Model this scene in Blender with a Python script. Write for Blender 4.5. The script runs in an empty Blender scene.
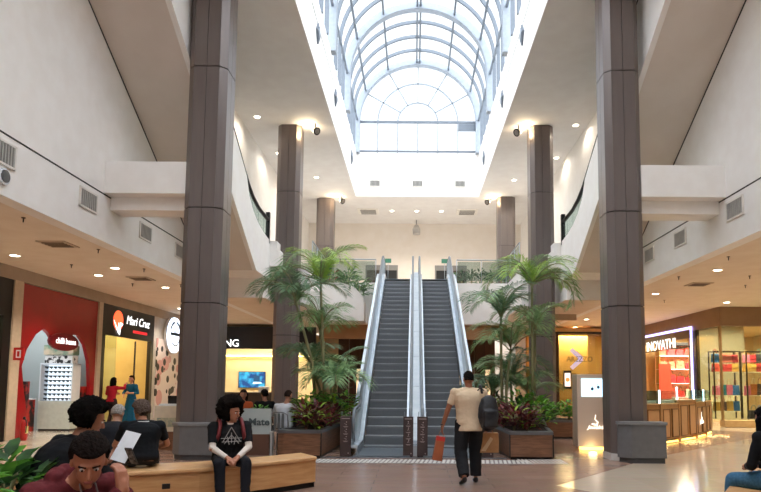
import bpy, math, random
from mathutils import Vector, Matrix, noise
V = Vector
PI = math.pi
R = math.radians
rnd = random.Random(7)
scene = bpy.context.scene
COL = scene.collection
SCRATCH = bpy.data.scenes.new('scratch')   # modifiers are applied here, away from the big scene

# ------------------------------------------------------------------ colour + material helpers
def lin(c):
    if isinstance(c, str):
        c = c.lstrip('#'); c = [int(c[i:i+2], 16)/255 for i in (0, 2, 4)]
    return [(x/12.92 if x <= .04045 else ((x+.055)/1.055)**2.4) for x in c[:3]] + [1.0]

MATS = {}
def mat(name, col='#888888', rough=.6, metal=0.0, col2=None, scale=8.0, detail=3.0, bump=0.0, stretch=None,
        spec=.5, emit=None, estr=0.0, kind='noise', coat=0.0, contrast=(.35, .65), trans=0.0, alpha=None):
    if name in MATS: return MATS[name]
    m = bpy.data.materials.new(name); m.use_nodes = True
    nt = m.node_tree; N = nt.nodes; L = nt.links
    b = N['Principled BSDF']
    b.inputs['Roughness'].default_value = rough
    b.inputs['Metallic'].default_value = metal
    b.inputs['Specular IOR Level'].default_value = spec
    b.inputs['Coat Weight'].default_value = coat
    c1 = lin(col); c2 = lin(col2) if col2 else [min(1, x*.9) for x in c1[:3]] + [1]
    tc = N.new('ShaderNodeTexCoord'); mp = N.new('ShaderNodeMapping')
    L.new(tc.outputs['Object'], mp.inputs['Vector'])
    if stretch: mp.inputs['Scale'].default_value = stretch
    if kind == 'noise':
        t = N.new('ShaderNodeTexNoise'); t.inputs['Scale'].default_value = scale; t.inputs['Detail'].default_value = detail; fo = t.outputs['Fac']
    elif kind == 'wave':
        t = N.new('ShaderNodeTexWave'); t.inputs['Scale'].default_value = scale; t.inputs['Distortion'].default_value = 4; t.inputs['Detail'].default_value = detail; fo = t.outputs['Fac']
    elif kind == 'stripe':
        t = N.new('ShaderNodeTexWave'); t.inputs['Scale'].default_value = scale; t.inputs['Distortion'].default_value = 0; fo = t.outputs['Fac']
    elif kind == 'voronoi':
        t = N.new('ShaderNodeTexVoronoi'); t.inputs['Scale'].default_value = scale; fo = t.outputs['Distance']
    L.new(mp.outputs['Vector'], t.inputs['Vector'])
    r = N.new('ShaderNodeValToRGB'); r.color_ramp.elements[0].position = contrast[0]; r.color_ramp.elements[1].position = contrast[1]
    r.color_ramp.elements[0].color = c1; r.color_ramp.elements[1].color = c2
    L.new(fo, r.inputs['Fac']); L.new(r.outputs['Color'], b.inputs['Base Color'])
    if bump:
        bp = N.new('ShaderNodeBump'); bp.inputs['Strength'].default_value = bump; bp.inputs['Distance'].default_value = .02
        L.new(fo, bp.inputs['Height']); L.new(bp.outputs['Normal'], b.inputs['Normal'])
    if emit:
        b.inputs['Emission Color'].default_value = lin(emit); b.inputs['Emission Strength'].default_value = estr
    if trans:
        tr = N.new('ShaderNodeBsdfTranslucent'); mx = N.new('ShaderNodeMixShader'); mx.inputs['Fac'].default_value = trans
        L.new(r.outputs['Color'], tr.inputs['Color'])
        out = N['Material Output']; L.new(b.outputs['BSDF'], mx.inputs[1]); L.new(tr.outputs['BSDF'], mx.inputs[2]); L.new(mx.outputs['Shader'], out.inputs['Surface'])
    MATS[name] = m
    return m

def glass(name, tint='#eef4f6', gloss=.08, haze=0.0, hazecol='#dfe8ee'):
    if name in MATS: return MATS[name]
    m = bpy.data.materials.new(name); m.use_nodes = True
    nt = m.node_tree; N = nt.nodes; L = nt.links
    N.remove(N['Principled BSDF'])
    tr = N.new('ShaderNodeBsdfTransparent'); tr.inputs['Color'].default_value = lin(tint)
    gl = N.new('ShaderNodeBsdfGlossy'); gl.inputs['Roughness'].default_value = .03
    mx = N.new('ShaderNodeMixShader'); mx.inputs['Fac'].default_value = gloss
    L.new(tr.outputs[0], mx.inputs[1]); L.new(gl.outputs[0], mx.inputs[2])
    last = mx
    if haze:
        df = N.new('ShaderNodeBsdfDiffuse'); df.inputs['Color'].default_value = lin(hazecol)
        m2 = N.new('ShaderNodeMixShader'); m2.inputs['Fac'].default_value = haze
        L.new(mx.outputs[0], m2.inputs[1]); L.new(df.outputs[0], m2.inputs[2]); last = m2
    L.new(last.outputs[0], N['Material Output'].inputs['Surface'])
    MATS[name] = m
    return m

def emis(name, col, s):
    return mat(name, col, rough=.5, col2=col, emit=col, estr=s)

# ------------------------------------------------------------------ mesh builder
def frame(d):
    d = V(d).normalized()
    a = V((0, 0, 1)) if abs(d.z) < .9 else V((1, 0, 0))
    s = d.cross(a).normalized()
    return d, s, s.cross(d).normalized()

class MB:
    def __init__(s): s.v = []; s.f = []; s.mi = []; s.sm = []
    def add(s, vs, fs, m=0, smooth=False):
        o = len(s.v); s.v += [V(p) for p in vs]
        for f in fs: s.f.append([i+o for i in f]); s.mi.append(m); s.sm.append(smooth)
        return s
    def box(s, x0, x1, y0, y1, z0, z1, m=0):
        x0, x1 = min(x0, x1), max(x0, x1); y0, y1 = min(y0, y1), max(y0, y1); z0, z1 = min(z0, z1), max(z0, z1)
        return s.add([(x0,y0,z0),(x1,y0,z0),(x1,y1,z0),(x0,y1,z0),(x0,y0,z1),(x1,y0,z1),(x1,y1,z1),(x0,y1,z1)],
                     [(3,2,1,0),(4,5,6,7),(0,1,5,4),(1,2,6,5),(2,3,7,6),(3,0,4,7)], m)
    def obox(s, c, ax, ay, az, hx, hy, hz, m=0):
        c = V(c); ax, ay, az = V(ax).normalized()*hx, V(ay).normalized()*hy, V(az).normalized()*hz
        vs = [c+ax*i+ay*j+az*k for k in (-1,1) for (i,j) in ((-1,-1),(1,-1),(1,1),(-1,1))]
        return s.add(vs, [(3,2,1,0),(4,5,6,7),(0,1,5,4),(1,2,6,5),(2,3,7,6),(3,0,4,7)], m)
    def bar(s, p0, p1, w, h, m=0):
        p0, p1 = V(p0), V(p1); d, a, b = frame(p1-p0)
        return s.obox((p0+p1)/2, d, a, b, (p1-p0).length/2, w/2, h/2, m)
    def prism(s, poly, ext, m=0):
        n = len(poly); e = V(ext); vs = [V(p) for p in poly] + [V(p)+e for p in poly]
        return s.add(vs, [tuple(range(n-1,-1,-1)), tuple(range(n,2*n))] + [(i,(i+1)%n,(i+1)%n+n,i+n) for i in range(n)], m)
    def tube(s, pts, r, n=8, m=0, cap=True, smooth=True):
        pts = [V(p) for p in pts]; k = len(pts); rs = r if isinstance(r, (list, tuple)) else [r]*k
        vs = []; d0, a, b = frame(pts[1]-pts[0])
        for i, p in enumerate(pts):
            t = (pts[min(i+1,k-1)]-pts[max(i-1,0)]).normalized()
            a = (a - t*a.dot(t)).normalized(); b = t.cross(a)
            for j in range(n):
                q = 2*PI*j/n; vs.append(p+(a*math.cos(q)+b*math.sin(q))*rs[i])
        fs = [(i*n+j, i*n+(j+1)%n, (i+1)*n+(j+1)%n, (i+1)*n+j) for i in range(k-1) for j in range(n)]
        s.add(vs, fs, m, smooth)
        if cap:
            o = len(s.v)-len(vs)
            s.f += [[o+j for j in range(n-1,-1,-1)], [o+(k-1)*n+j for j in range(n)]]; s.mi += [m, m]; s.sm += [False, False]
        return s
    def loft(s, rings, m=0, smooth=True, cap=True):
        n = len(rings[0]); k = len(rings); vs = [p for r in rings for p in r]
        s.add(vs, [(i*n+j, i*n+(j+1)%n, (i+1)*n+(j+1)%n, (i+1)*n+j) for i in range(k-1) for j in range(n)], m, smooth)
        if cap:
            o = len(s.v)-len(vs)
            s.f += [[o+j for j in range(n-1,-1,-1)], [o+(k-1)*n+j for j in range(n)]]; s.mi += [m, m]; s.sm += [False, False]
        return s
    def disc(s, c, nrm, r, t=.01, n=24, m=0):
        c = V(c); d = V(nrm).normalized()
        return s.tube([c-d*t/2, c+d*t/2], r, n, m, True, False)
    def ell(s, c, ax, ay, az, rx, ry, rz, nu=12, nv=8, m=0):
        c = V(c); ax, ay, az = V(ax).normalized(), V(ay).normalized(), V(az).normalized()
        vs = [c-az*rz]
        for i in range(1, nv):
            t = PI*i/nv - PI/2
            for j in range(nu):
                q = 2*PI*j/nu
                vs.append(c+ax*rx*math.cos(t)*math.cos(q)+ay*ry*math.cos(t)*math.sin(q)+az*rz*math.sin(t))
        vs.append(c+az*rz); e = len(vs)-1
        fs = [(0, 1+(j+1)%nu, 1+j) for j in range(nu)]
        fs += [(1+i*nu+j, 1+i*nu+(j+1)%nu, 1+(i+1)*nu+(j+1)%nu, 1+(i+1)*nu+j) for i in range(nv-2) for j in range(nu)]
        fs += [(1+(nv-2)*nu+j, 1+(nv-2)*nu+(j+1)%nu, e) for j in range(nu)]
        return s.add(vs, fs, m, True)
    def quad(s, a, b, c, d, m=0): return s.add([a,b,c,d], [(0,1,2,3)], m)
    def build(s, name, mats, parent=None, bevel=0, raw=False, **props):
        if not isinstance(mats, (list, tuple)): mats = [mats]
        off = V((0,0,0))
        if parent is not None:
            p = parent
            while p is not None and not raw: off += p.location; p = p.parent
        else:
            if s.v:
                xs = [p.x for p in s.v]; ys = [p.y for p in s.v]; zs = [p.z for p in s.v]
                off = V(((min(xs)+max(xs))/2, (min(ys)+max(ys))/2, min(zs)))
        me = bpy.data.meshes.new(name)
        me.from_pydata([tuple(p-off) for p in s.v], [], s.f)
        me.polygons.foreach_set('material_index', s.mi); me.polygons.foreach_set('use_smooth', s.sm)
        for m in mats: me.materials.append(m)
        me.update()
        o = bpy.data.objects.new(name, me); COL.objects.link(o)
        if parent is not None: o.parent = parent
        else: o.location = off
        if bevel:
            b = o.modifiers.new('bevel', 'BEVEL'); b.width = bevel; b.segments = 2; b.limit_method = 'ANGLE'
        for k, v in props.items(): o[k] = v
        return o

def tag(o, label, cat, group=None, kind=None):
    o['label'] = label; o['category'] = cat
    if group: o['group'] = group
    if kind: o['kind'] = kind
    return o
def thing(name, label, cat, loc=(0,0,0), group=None):
    o = bpy.data.objects.new(name, None); COL.objects.link(o); o.location = loc; o.empty_display_size = .1
    return tag(o, label, cat, group)
def struct(mb, name, mats, **k):
    o = mb.build(name, mats, **k); o['kind'] = 'structure'; return o
def sroot(name, loc=(0,0,0)):
    o = bpy.data.objects.new(name, None); COL.objects.link(o); o.location = loc; o['kind'] = 'structure'; return o
KIDS = {}
def copy_tree(o, parent=None):
    c = o.copy(); COL.objects.link(c)
    if parent is not None: c.parent = parent
    for ch in [x for x in KIDS.get(o.name) or list(o.children)]:
        copy_tree(ch, c)
    return c

def text_obj(s, name, m, parent, origin, right, up, height, depth=.01, align='CENTER', width=None, shear=0, bold=0):
    """raised lettering: baseline-centre at origin, along right/up"""
    cu = bpy.data.curves.new(name, 'FONT'); cu.body = s; cu.align_x = align; cu.size = 1; cu.extrude = .5; cu.shear = shear; cu.resolution_u = 3; cu.offset = bold
    t = bpy.data.objects.new(name, cu); SCRATCH.collection.objects.link(t); SCRATCH.view_layers[0].update()
    dg = SCRATCH.view_layers[0].depsgraph; me = bpy.data.meshes.new_from_object(t.evaluated_get(dg))
    bpy.data.objects.remove(t); bpy.data.curves.remove(cu)
    xs = [v.co.x for v in me.vertices]; ys = [v.co.y for v in me.vertices]
    h = max(ys)-min(ys); w = max(xs)-min(xs)
    sy = height/h; sx = (width/w) if width else sy; x0 = (min(xs)+max(xs))/2 if align == 'CENTER' else min(xs); y0 = min(ys)
    r = V(right).normalized(); u = V(up).normalized(); n = r.cross(u)
    off = V((0,0,0)); p = parent
    while p is not None: off += p.location; p = p.parent
    for v in me.vertices:
        c = v.co.copy()
        v.co = V(origin) + r*(c.x-x0)*sx + u*(c.y-y0)*sy + n*(c.z*depth) - off
    me.materials.clear(); me.materials.append(m)
    for p in me.polygons: p.material_index = 0
    o = bpy.data.objects.new(name, me); COL.objects.link(o); o.parent = parent
    return o

def ordinal(i): return ['first','second','third','fourth','fifth','sixth','seventh','eighth','ninth','tenth','eleventh','twelfth','thirteenth','fourteenth'][i]

# ------------------------------------------------------------------ materials
WALL = mat('white_plaster', '#f7f4f0', .75, col2='#f3efea', scale=3)
CEIL = mat('cream_ceiling', '#e7e4e1', .8, col2='#e2dedb', scale=2)
WARMC = mat('mezzanine_ceiling', '#eadccb', .8, col2='#e4d4c1', scale=2)
CREAM = mat('cream_wall', '#ebe3da', .75, col2='#e7ded3', scale=2)
TAUPE = mat('taupe_cladding', '#736965', .34, col2='#6f6562', scale=2, stretch=(6,6,.6), metal=.2)
SEAM = mat('dark_seam', '#2c2724', .7)
DARKM = mat('dark_metal', '#2b2b2d', .4, metal=.6)
BLACK = mat('black_panel', '#141313', .35)
WHITEM = mat('white_metal', '#e6ebf0', .35, col2='#dfe5eb')
GREYM = mat('grey_metal', '#6a6c6e', .4, metal=.3)
STEEL = mat('brushed_steel', '#aeb6bd', .28, metal=.85, col2='#98a1a8', scale=30, stretch=(1,12,1))
LSTEEL = mat('satin_panel', '#d3dce4', .25, metal=.35, col2='#c6d0d9', scale=5)
WOODL = mat('light_wood', '#d9a874', .38, col2='#c9935c', kind='noise', scale=3, stretch=(1,1,9), detail=6)
WOODB = mat('planter_wood', '#8a6146', .5, col2='#6c4832', scale=4, stretch=(1.2,1.2,14), detail=6)
RIM = mat('planter_rim', '#6b6a6c', .45, metal=.3)
SOIL = mat('soil', '#33261d', .95, scale=30, bump=.6)
LAMP = emis('lamp_glow', '#fff0d6', 14)
TRIMW = mat('lamp_trim', '#efeae2', .5)
GLASSP = glass('clear_glass', '#e6f1f0', .07)
GLASSR = glass('rail_glass', '#e2ebe8', .07, .05, '#c3d0cd')
GLASSS = glass('skylight_glass', '#f4f9ff', .03, .0, '#ffffff')
GLASSE = glass('escalator_glass', '#dfe8ee', .12, .42, '#e8eff4')
RUBBER = mat('handrail_rubber', '#6e757c', .45)
GRILLE = mat('vent_grille', '#b9b6b0', .5, col2='#6f6c67', kind='stripe', scale=9, contrast=(.4,.6))

# ------------------------------------------------------------------ setting: floor
def floor_mat(name, c1, c2, cm, sx, sy, rough, rot=0, mortar=.004):
    m = bpy.data.materials.new(name); m.use_nodes = True; nt = m.node_tree; N = nt.nodes; L = nt.links; b = N['Principled BSDF']
    tc = N.new('ShaderNodeTexCoord'); mp = N.new('ShaderNodeMapping'); mp.inputs['Rotation'].default_value = (0,0,rot)
    br = N.new('ShaderNodeTexBrick'); br.inputs['Color1'].default_value = lin(c1); br.inputs['Color2'].default_value = lin(c2); br.inputs['Mortar'].default_value = lin(cm)
    br.inputs['Scale'].default_value = 1; br.inputs['Mortar Size'].default_value = mortar; br.inputs['Brick Width'].default_value = sx; br.inputs['Row Height'].default_value = sy
    br.offset = .5
    L.new(tc.outputs['Object'], mp.inputs['Vector']); L.new(mp.outputs['Vector'], br.inputs['Vector'])
    nz = N.new('ShaderNodeTexNoise'); nz.inputs['Scale'].default_value = 3; nz.inputs['Detail'].default_value = 6
    m2 = N.new('ShaderNodeMapping'); m2.inputs['Rotation'].default_value = (0,0,rot); m2.inputs['Scale'].default_value = (1,8,1)
    L.new(tc.outputs['Object'], m2.inputs['Vector']); L.new(m2.outputs['Vector'], nz.inputs['Vector'])
    mx = N.new('ShaderNodeMix'); mx.data_type = 'RGBA'; mx.blend_type = 'MULTIPLY'; mx.inputs['Factor'].default_value = .35
    L.new(br.outputs['Color'], mx.inputs['A']); L.new(nz.outputs['Color'], mx.inputs['B'])
    hs = N.new('ShaderNodeHueSaturation'); hs.inputs['Saturation'].default_value = .9; hs.inputs['Value'].default_value = 1.2
    L.new(mx.outputs['Result'], hs.inputs['Color']); L.new(hs.outputs['Color'], b.inputs['Base Color'])
    b.inputs['Roughness'].default_value = rough
    bp = N.new('ShaderNodeBump'); bp.inputs['Strength'].default_value = .06; bp.inputs['Distance'].default_value = .01
    L.new(nz.outputs['Fac'], bp.inputs['Height']); L.new(bp.outputs['Normal'], b.inputs['Normal'])
    return m
FBEIGE = floor_mat('polished_beige_floor', '#cdbba5', '#c6b39b', '#bba991', 1.2, 1.2, .13, 0, .003)
FWOOD = floor_mat('brown_plank_floor', '#9f7f6e', '#967565', '#826556', 1.2, .3, .22, R(0))
WY0, WY1 = -10, 40
struct(MB().box(-18,18,WY0,WY1,-.3,0), 'floor', FBEIGE)
wood = [(-7.6,WY0+.2),(-7.6,34),(9.6,34),(9.6,21.5),(11.2,20.2),(9.9,18.0),(5.06,13.0),(2.15,9.35),(2.9,8.3),(2.9,WY0+.2)]
struct(MB().prism([(x,y,0) for x,y in wood], (0,0,.004)), 'floor_2', FWOOD)

# ------------------------------------------------------------------ setting: ceilings, well, walls
XL, XR = -2.87, 3.1          # skylight well
ZC = 10.55
YE = 28.95
ce = MB()
ce.box(-14, XL-.2, WY0, 34.2, ZC, ZC+.3); ce.box(XR+.2, 14, WY0, 34.2, ZC, ZC+.3); ce.box(XL-.2, XR+.2, YE+.2, 34.2, ZC, ZC+.3)
ce.box(XL-.2, XL, WY0, YE, ZC, ZC+.004); ce.box(XR, XR+.2, WY0, YE, ZC, ZC+.004); ce.box(XL-.2, XR+.2, YE, YE+.2, ZC, ZC+.004)
struct(ce, 'ceiling', CEIL)
we = MB()
we.box(XL-.2, XL, WY0, YE, ZC+.004, 12.67); we.box(XR, XR+.2, WY0, YE, ZC+.004, 12.67); we.box(XL-.2, XR+.2, YE, YE+.2, ZC+.004, 12.67)
struct(we, 'wall_skylight_well', WALL)
# thin joint round the well
struct(MB().box(XL, XL+.012, WY0, YE, 11.93, 11.955).box(XR-.012, XR, WY0, YE, 11.93, 11.955).box(XL, XR, YE-.012, YE, 11.93, 11.955), 'trim_1', mat('joint_line', '#b9b7b4', .7))

ZF = 4.43
def side(sx, nm):
    X = 6.5*sx
    w = MB().box(X, X+.3*sx, WY0, 17.4, ZF, ZC)
    w.box(X, X+.3*sx, 17.4, 20, ZF, 5.65)
    w.box(6.02*sx, X+.3*sx, 17.4, 34.2, 5.65, ZC)
    struct(w, 'wall_'+nm, WALL)
    struct(MB().box(X-.004*sx, X+.01*sx, WY0, 17.4, 5.40, 5.43), 'trim_'+('2' if sx<0 else '3'), SEAM)
    # walkway ceiling behind the wall and the shop bulkhead
    c = MB().box(X+.3*sx, 18*sx, WY0, WY1, ZF, ZF+.3)
    struct(c, 'ceiling_'+nm, WARMC)
side(-1, 'left'); side(1, 'right')
struct(MB().box(-14,14,34.0,34.3,5.6,ZC), 'wall_back', CREAM)
struct(MB().box(-18,18,WY0-.3,WY0,-.3,ZC+3.0), 'wall_behind', CREAM)
struct(MB().box(-18.3,-18,WY0,WY1,-.3,ZF+.3), 'wall_far_left', CREAM)
struct(MB().box(18,18.3,WY0,WY1,-.3,ZF+.3), 'wall_far_right', CREAM)
struct(MB().box(-18,18,WY1,WY1+.3,-.3,5.9), 'wall_far', CREAM)

# upper floor plate: wings + back bridge
LX, RX = -3.75, 3.85
ub = MB()
ub.box(-6.8, -4.98, 19.9, 21.7, 4.30, 5.65).box(-6.8, LX, 21.7, 34.2, 4.30, 5.65); ub.box(-6.8, -4.98, 18.55, 19.9, 4.95, 5.65)
ub.box(5.03, 6.8, 19.9, 21.7, 4.30, 5.65).box(RX, 6.8, 21.7, 34.2, 4.30, 5.65); ub.box(5.03, 6.8, 18.55, 19.9, 4.95, 5.65)
ub.box(LX, RX, 24.9, 34.2, 3.95, 5.65)
struct(ub, 'floor_upper', WALL)
struct(MB().box(LX,RX,24.95,34.1,3.93,3.95).box(-6.5,-4.9,19.95,34.1,4.28,4.3).box(4.97,6.5,19.95,34.1,4.28,4.3), 'ceiling_lower', WARMC)
# under-bridge back walls: brown wood panelling with posts and lit openings
BR = mat('brown_panelling', '#6b4a35', .5, col2='#573a29', scale=3, stretch=(3,3,.4))
TAN = mat('tan_bulkhead', '#b98a5d', .6, col2='#ad7f54', scale=2)
struct(MB().box(-3.9,4.2,31.6,31.9,0,4.0), 'wall_under_bridge', BR)
struct(MB().box(-3.75,3.85,25.2,25.5,3.35,3.93), 'trim_4', TAN)
struct(MB().box(4.62,6.4,23.9,24.1,4.05,4.3), 'trim_5', mat('grey_bulkhead', '#b9a890', .7))

# ------------------------------------------------------------------ skylight
CX = (XL+XR)/2; SR = 2.93; SZ = 14.28
sky = sroot('window_1', (CX, YE, 12.67))
def arcpts(y, r, a0=0, a1=180, n=28, x0=CX, z0=SZ):
    return [V((x0+r*math.cos(R(a0+(a1-a0)*i/n)), y, z0+r*math.sin(R(a0+(a1-a0)*i/n)))) for i in range(n+1)]
def arch(mb, y, w, r0, r1, legs=True, m=0):
    a = arcpts(y-w/2, r0); b = arcpts(y-w/2, r1)
    if legs:
        a = [V((CX+r0,y-w/2,12.67))]+a+[V((CX-r0,y-w/2,12.67))]; b = [V((CX+r1,y-w/2,12.67))]+b+[V((CX-r1,y-w/2,12.67))]
    e = V((0,w,0)); n = len(a)
    vs = a+b+[p+e for p in a]+[p+e for p in b]; fs = []
    for i in range(n-1):
        fs += [(i,i+1,n+i+1,n+i),(2*n+i,3*n+i,3*n+i+1,2*n+i+1),(i,2*n+i,2*n+i+1,i+1),(n+i,n+i+1,3*n+i+1,3*n+i)]
    fs += [(0,n,3*n,2*n),(n-1,3*n-1,4*n-1,2*n-1)]
    mb.add(vs, fs, m); return mb
ALU = mat('skylight_aluminium', '#6d7680', .6)
for k in range(9):
    arch(MB(), YE-.15-4.5*k, .32, 2.82, 3.10).build('arch_beam', mat('arch_white','#98a1ab',.6), sky)
    if k < 8:
        for j in (1,2,3):
            arch(MB(), YE-.15-4.5*k-1.125*j, .09, 2.93, 3.06).build('glazing_bar', ALU, sky)
YS = WY0
for a in (0,30,60,90,120,150,180):
    c = V((CX+2.95*math.cos(R(a)), 0, SZ+2.95*math.sin(R(a))))
    mb = MB()
    ws = [-.07,.07] if a == 90 else [0]
    for w in ws: mb.box(c.x+w-.04, c.x+w+.04, YS, YE, c.z-.05, c.z+.05)
    mb.build('purlin', ALU, sky)
def vault(y0, y1):
    a = [V((CX+3.13,y0,12.67))]+arcpts(y0,3.13)+[V((CX-3.13,y0,12.67))]; n = len(a)
    return MB().add(a+[V((p.x,y1,p.z)) for p in a], [(i,i+1,n+i+1,n+i) for i in range(n-1)])
vault(YS, YE+.1).build('vault_glass', GLASSS, sky)
# gable window
eg = MB().add([V((CX+2.95,YE+.02,12.7))]+arcpts(YE+.02,2.95)+[V((CX-2.95,YE+.02,12.7))], [tuple(range(31))])
eg.build('gable_glass', GLASSS, sky)
gb = MB()
for r in (.98, 1.96): arch(gb, YE-.02, .05, r-.03, r+.03, legs=False)
for a in (30,60,90,120,150):
    d = V((math.cos(R(a)),0,math.sin(R(a)))); c = V((CX,YE-.02,SZ)); gb.bar(c+d*.98, c+d*2.9, .05, .05)
for i in range(1,6): x = CX-2.95+5.9*i/6; gb.box(x-.025,x+.025,YE-.045,YE+.005,12.7,SZ)
gb.build('gable_bars', mat('gable_grey','#8d969f',.6), sky)
MB().box(CX-2.95,CX+2.95,YE-.08,YE+.01,SZ-.06,SZ+.05).box(CX-2.95,CX+2.95,YE-.06,YE+.01,12.76,12.84).build('transom', ALU, sky)
MB().box(CX+2.0,CX+2.9,YE-.12,YE-.02,SZ-.45,SZ-.12).build('opening_vent', ALU, sky)

# well vents
def vent(name, label, c, right, up, w, h, n, group=None, cat='vent'):
    t = thing(name, label, cat, c, group); r = V(right).normalized(); u = V(up).normalized(); nr = r.cross(u)
    f = MB(); c = V(c)
    for s in (-1,1):
        f.obox(c+r*s*(w/2)+nr*.012, r, u, nr, .018, h/2+.018, .015); f.obox(c+u*s*(h/2)+nr*.012, r, u, nr, w/2, .018, .015)
    f.build('vent_frame', TRIMW, t)
    MB().obox(c+nr*.004, r, u, nr, w/2, h/2, .004).build('vent_backing', mat('vent_dark', '#5c5a57', .8), t)
    l = MB()
    for i in range(n): l.obox(c+r*(-w/2+(i+.5)*w/n)+nr*.016, r, u, nr, w/n*.26, h/2, .008)
    l.build('louvre', mat('vent_louvre', '#b3b0aa', .5), t)
    return t
for i, x in enumerate((-1.95, .12, 2.19)):
    vent('air_vent', 'small grey square air vent below skylight gable window, '+['left','middle','right'][i]+' of three', (x, YE-.01, 11.2), (1,0,0), (0,0,1), .5, .3, 8, 'vents under the skylight window')
for i, (y, z) in enumerate(((26.6, 11.62), (20.9, 11.62), (16.9, 11.62))):
    for s, X in ((-1, XL), (1, XR)):
        t = thing('well_fixture', 'small grey diamond fixture on %s inner side of skylight well, %s' % ('left' if s<0 else 'right', ['farthest','middle','nearest'][i]), 'light fitting', (X, y, z-.3), 'diamond fixtures on the skylight well')
        MB().prism([(X,y-.26,z),(X,y,z-.32),(X,y+.26,z),(X,y,z+.32)], (-.05*s,0,0)).build('backplate', mat('fixture_grey','#6f7884',.5), t)
        MB().prism([(X-.05*s,y-.17,z),(X-.05*s,y,z-.21),(X-.05*s,y+.17,z),(X-.05*s,y,z+.21)], (-.03*s,0,0)).build('lens', mat('fixture_lens','#8d97a3',.3), t)
# vents on the mezzanine fascia
for s, nm, ys in ((-1,'left',(9.3,11.85,14.45,17.0)),(1,'right',(12.1,14.65,17.1))):
    for i, y in enumerate(ys):
        if y > 16.5: y = 16.6
        o = ['nearest the camera','second from the front','third from the front','farthest, beside the brown column'][i if s<0 else i+1]
        vent('air_vent', 'grey louvred air vent on %s white fascia wall, %s' % (nm, o), (6.5*s-.005*s, y, 5.1), (0,1 if s<0 else -1,0), (0,0,1), .62, .36, 9, 'louvred vents on the mezzanine fascia')
t = thing('wall_speaker', 'round grey speaker on left white fascia beneath the vent at picture edge', 'speaker', (-6.49, 9.3, 4.55))
MB().disc((-6.47,9.35,4.72),(1,0,0),.13,.05).build('speaker_body', WHITEM, t); MB().disc((-6.44,9.35,4.72),(1,0,0),.10,.02).build('speaker_grille', GREYM, t)

# ------------------------------------------------------------------ columns
JZ = [3.13, 5.11, 8.15]
def column(x, y, z0, z1, label, joints, w=.81, ch=.14):
    t = thing('column', label, 'column', (x,y,z0), None)
    h = w/2
    def ring(h, ch, z): return [V((x+a,y+b,z)) for a,b in ((-h+ch,-h),(h-ch,-h),(h,-h+ch),(h,h-ch),(h-ch,h),(-h+ch,h),(-h,h-ch),(-h,-h+ch))]
    MB().prism(ring(h-.02, ch, z0), (0,0,z1-z0)).build('core', SEAM, t)
    js = [z0] + [j for j in joints if z0 < j < z1] + [z1]
    mb = MB()
    for a, b in zip(js, js[1:]):
        # cladding panels with open joints; each wide face is two panels
        zz0, zz1 = a+.012, b-.012
        f = h-ch
        for q in range(4):
            ca, sa = math.cos(q*PI/2), math.sin(q*PI/2)
            def T(px, py): return V((x+px*ca-py*sa, y+px*sa+py*ca, 0))
            for (u0, u1) in ((-f, -.006), (.006, f)):
                P0 = [T(u0,-h), T(u1,-h), T(u1,-h+.03), T(u0,-h+.03)]
                mb.prism([p+V((0,0,zz0)) for p in P0], (0,0,zz1-zz0))
            P0 = [T(f+.004,-h+.002), T(h-.002,-f-.004), T(h-.03,-f-.004), T(f+.004,-h+.03)]
            mb.prism([p+V((0,0,zz0)) for p in P0], (0,0,zz1-zz0))
    mb.build('cladding', TAUPE, t)
    if z0 == 0: MB().prism(ring(h+.012, ch, 0), (0,0,.14)).build('plinth', mat('pale_plinth', '#d5cfc9', .5), t)
    return t
CXL, CXR = -4.40, 4.38
column(CXL, 12.72, 0, ZC, 'tall taupe clad column at left front, behind people on wooden bench', JZ)
column(CXR, 12.75, 0, ZC, 'tall taupe clad column at right front beside the angular grey bin', JZ, .75, .13)
column(CXL-.03, 21.1, 0, ZC, 'middle taupe column on left side behind the tall palm', JZ)
column(CXR+.04, 21.0, 0, ZC, 'middle taupe column on right side behind the palms', JZ)
column(CXL-.0, 29.6, 5.65, ZC, 'farthest left taupe column standing on the upper floor', JZ, .84)
column(CXR+.06, 29.2, 5.65, ZC, 'farthest right taupe column standing on the upper floor', JZ, .84)

# beams tying front columns to the walls
for s, nm in ((-1,'left'),(1,'right')):
    cx = CXL if s<0 else CXR
    mb = MB().box(cx+.36*s, 6.5*s, 12.45, 13.5, 5.44, 6.12)
    mb.box(cx+.36*s, 6.5*s, 12.75, 13.3, 5.16, 5.44)
    tag(mb.build('tie_beam', WALL), 'short white beam from %s front column to the side wall' % nm, 'beam', 'white tie beams')

# grey angular bins at the column feet
def bin_(x0, x1, y0, y1, h, label):
    t = thing('litter_bin', label, 'bin', ((x0+x1)/2, (y0+y1)/2, 0)); c = .2
    def rg(e, z): return [V(p) for p in ((x0-e+c,y0-e,z),(x1+e,y0-e,z),(x1+e,y1+e,z),(x0-e,y1+e,z),(x0-e,y0-e+c,z))]
    MB().prism(rg(-.03,0),(0,0,.1)).build('base', mat('bin_base','#4c4c4e',.5), t)
    MB().prism(rg(0,.1),(0,0,h-.16)).build('body', mat('bin_grey','#6f7072',.42,col2='#696a6c',metal=.1), t, bevel=.006)
    MB().prism(rg(.02,h-.06),(0,0,.06)).build('lid', mat('bin_lid','#828385',.4), t, bevel=.006)
bin_(4.05, 4.93, 12.0, 12.26, .80, 'angular dark grey bin at the foot of the right front column')
bin_(-4.75, -3.62, 12.0, 12.25, .72, 'dark grey metal bin at the left front column behind seated youth')
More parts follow.
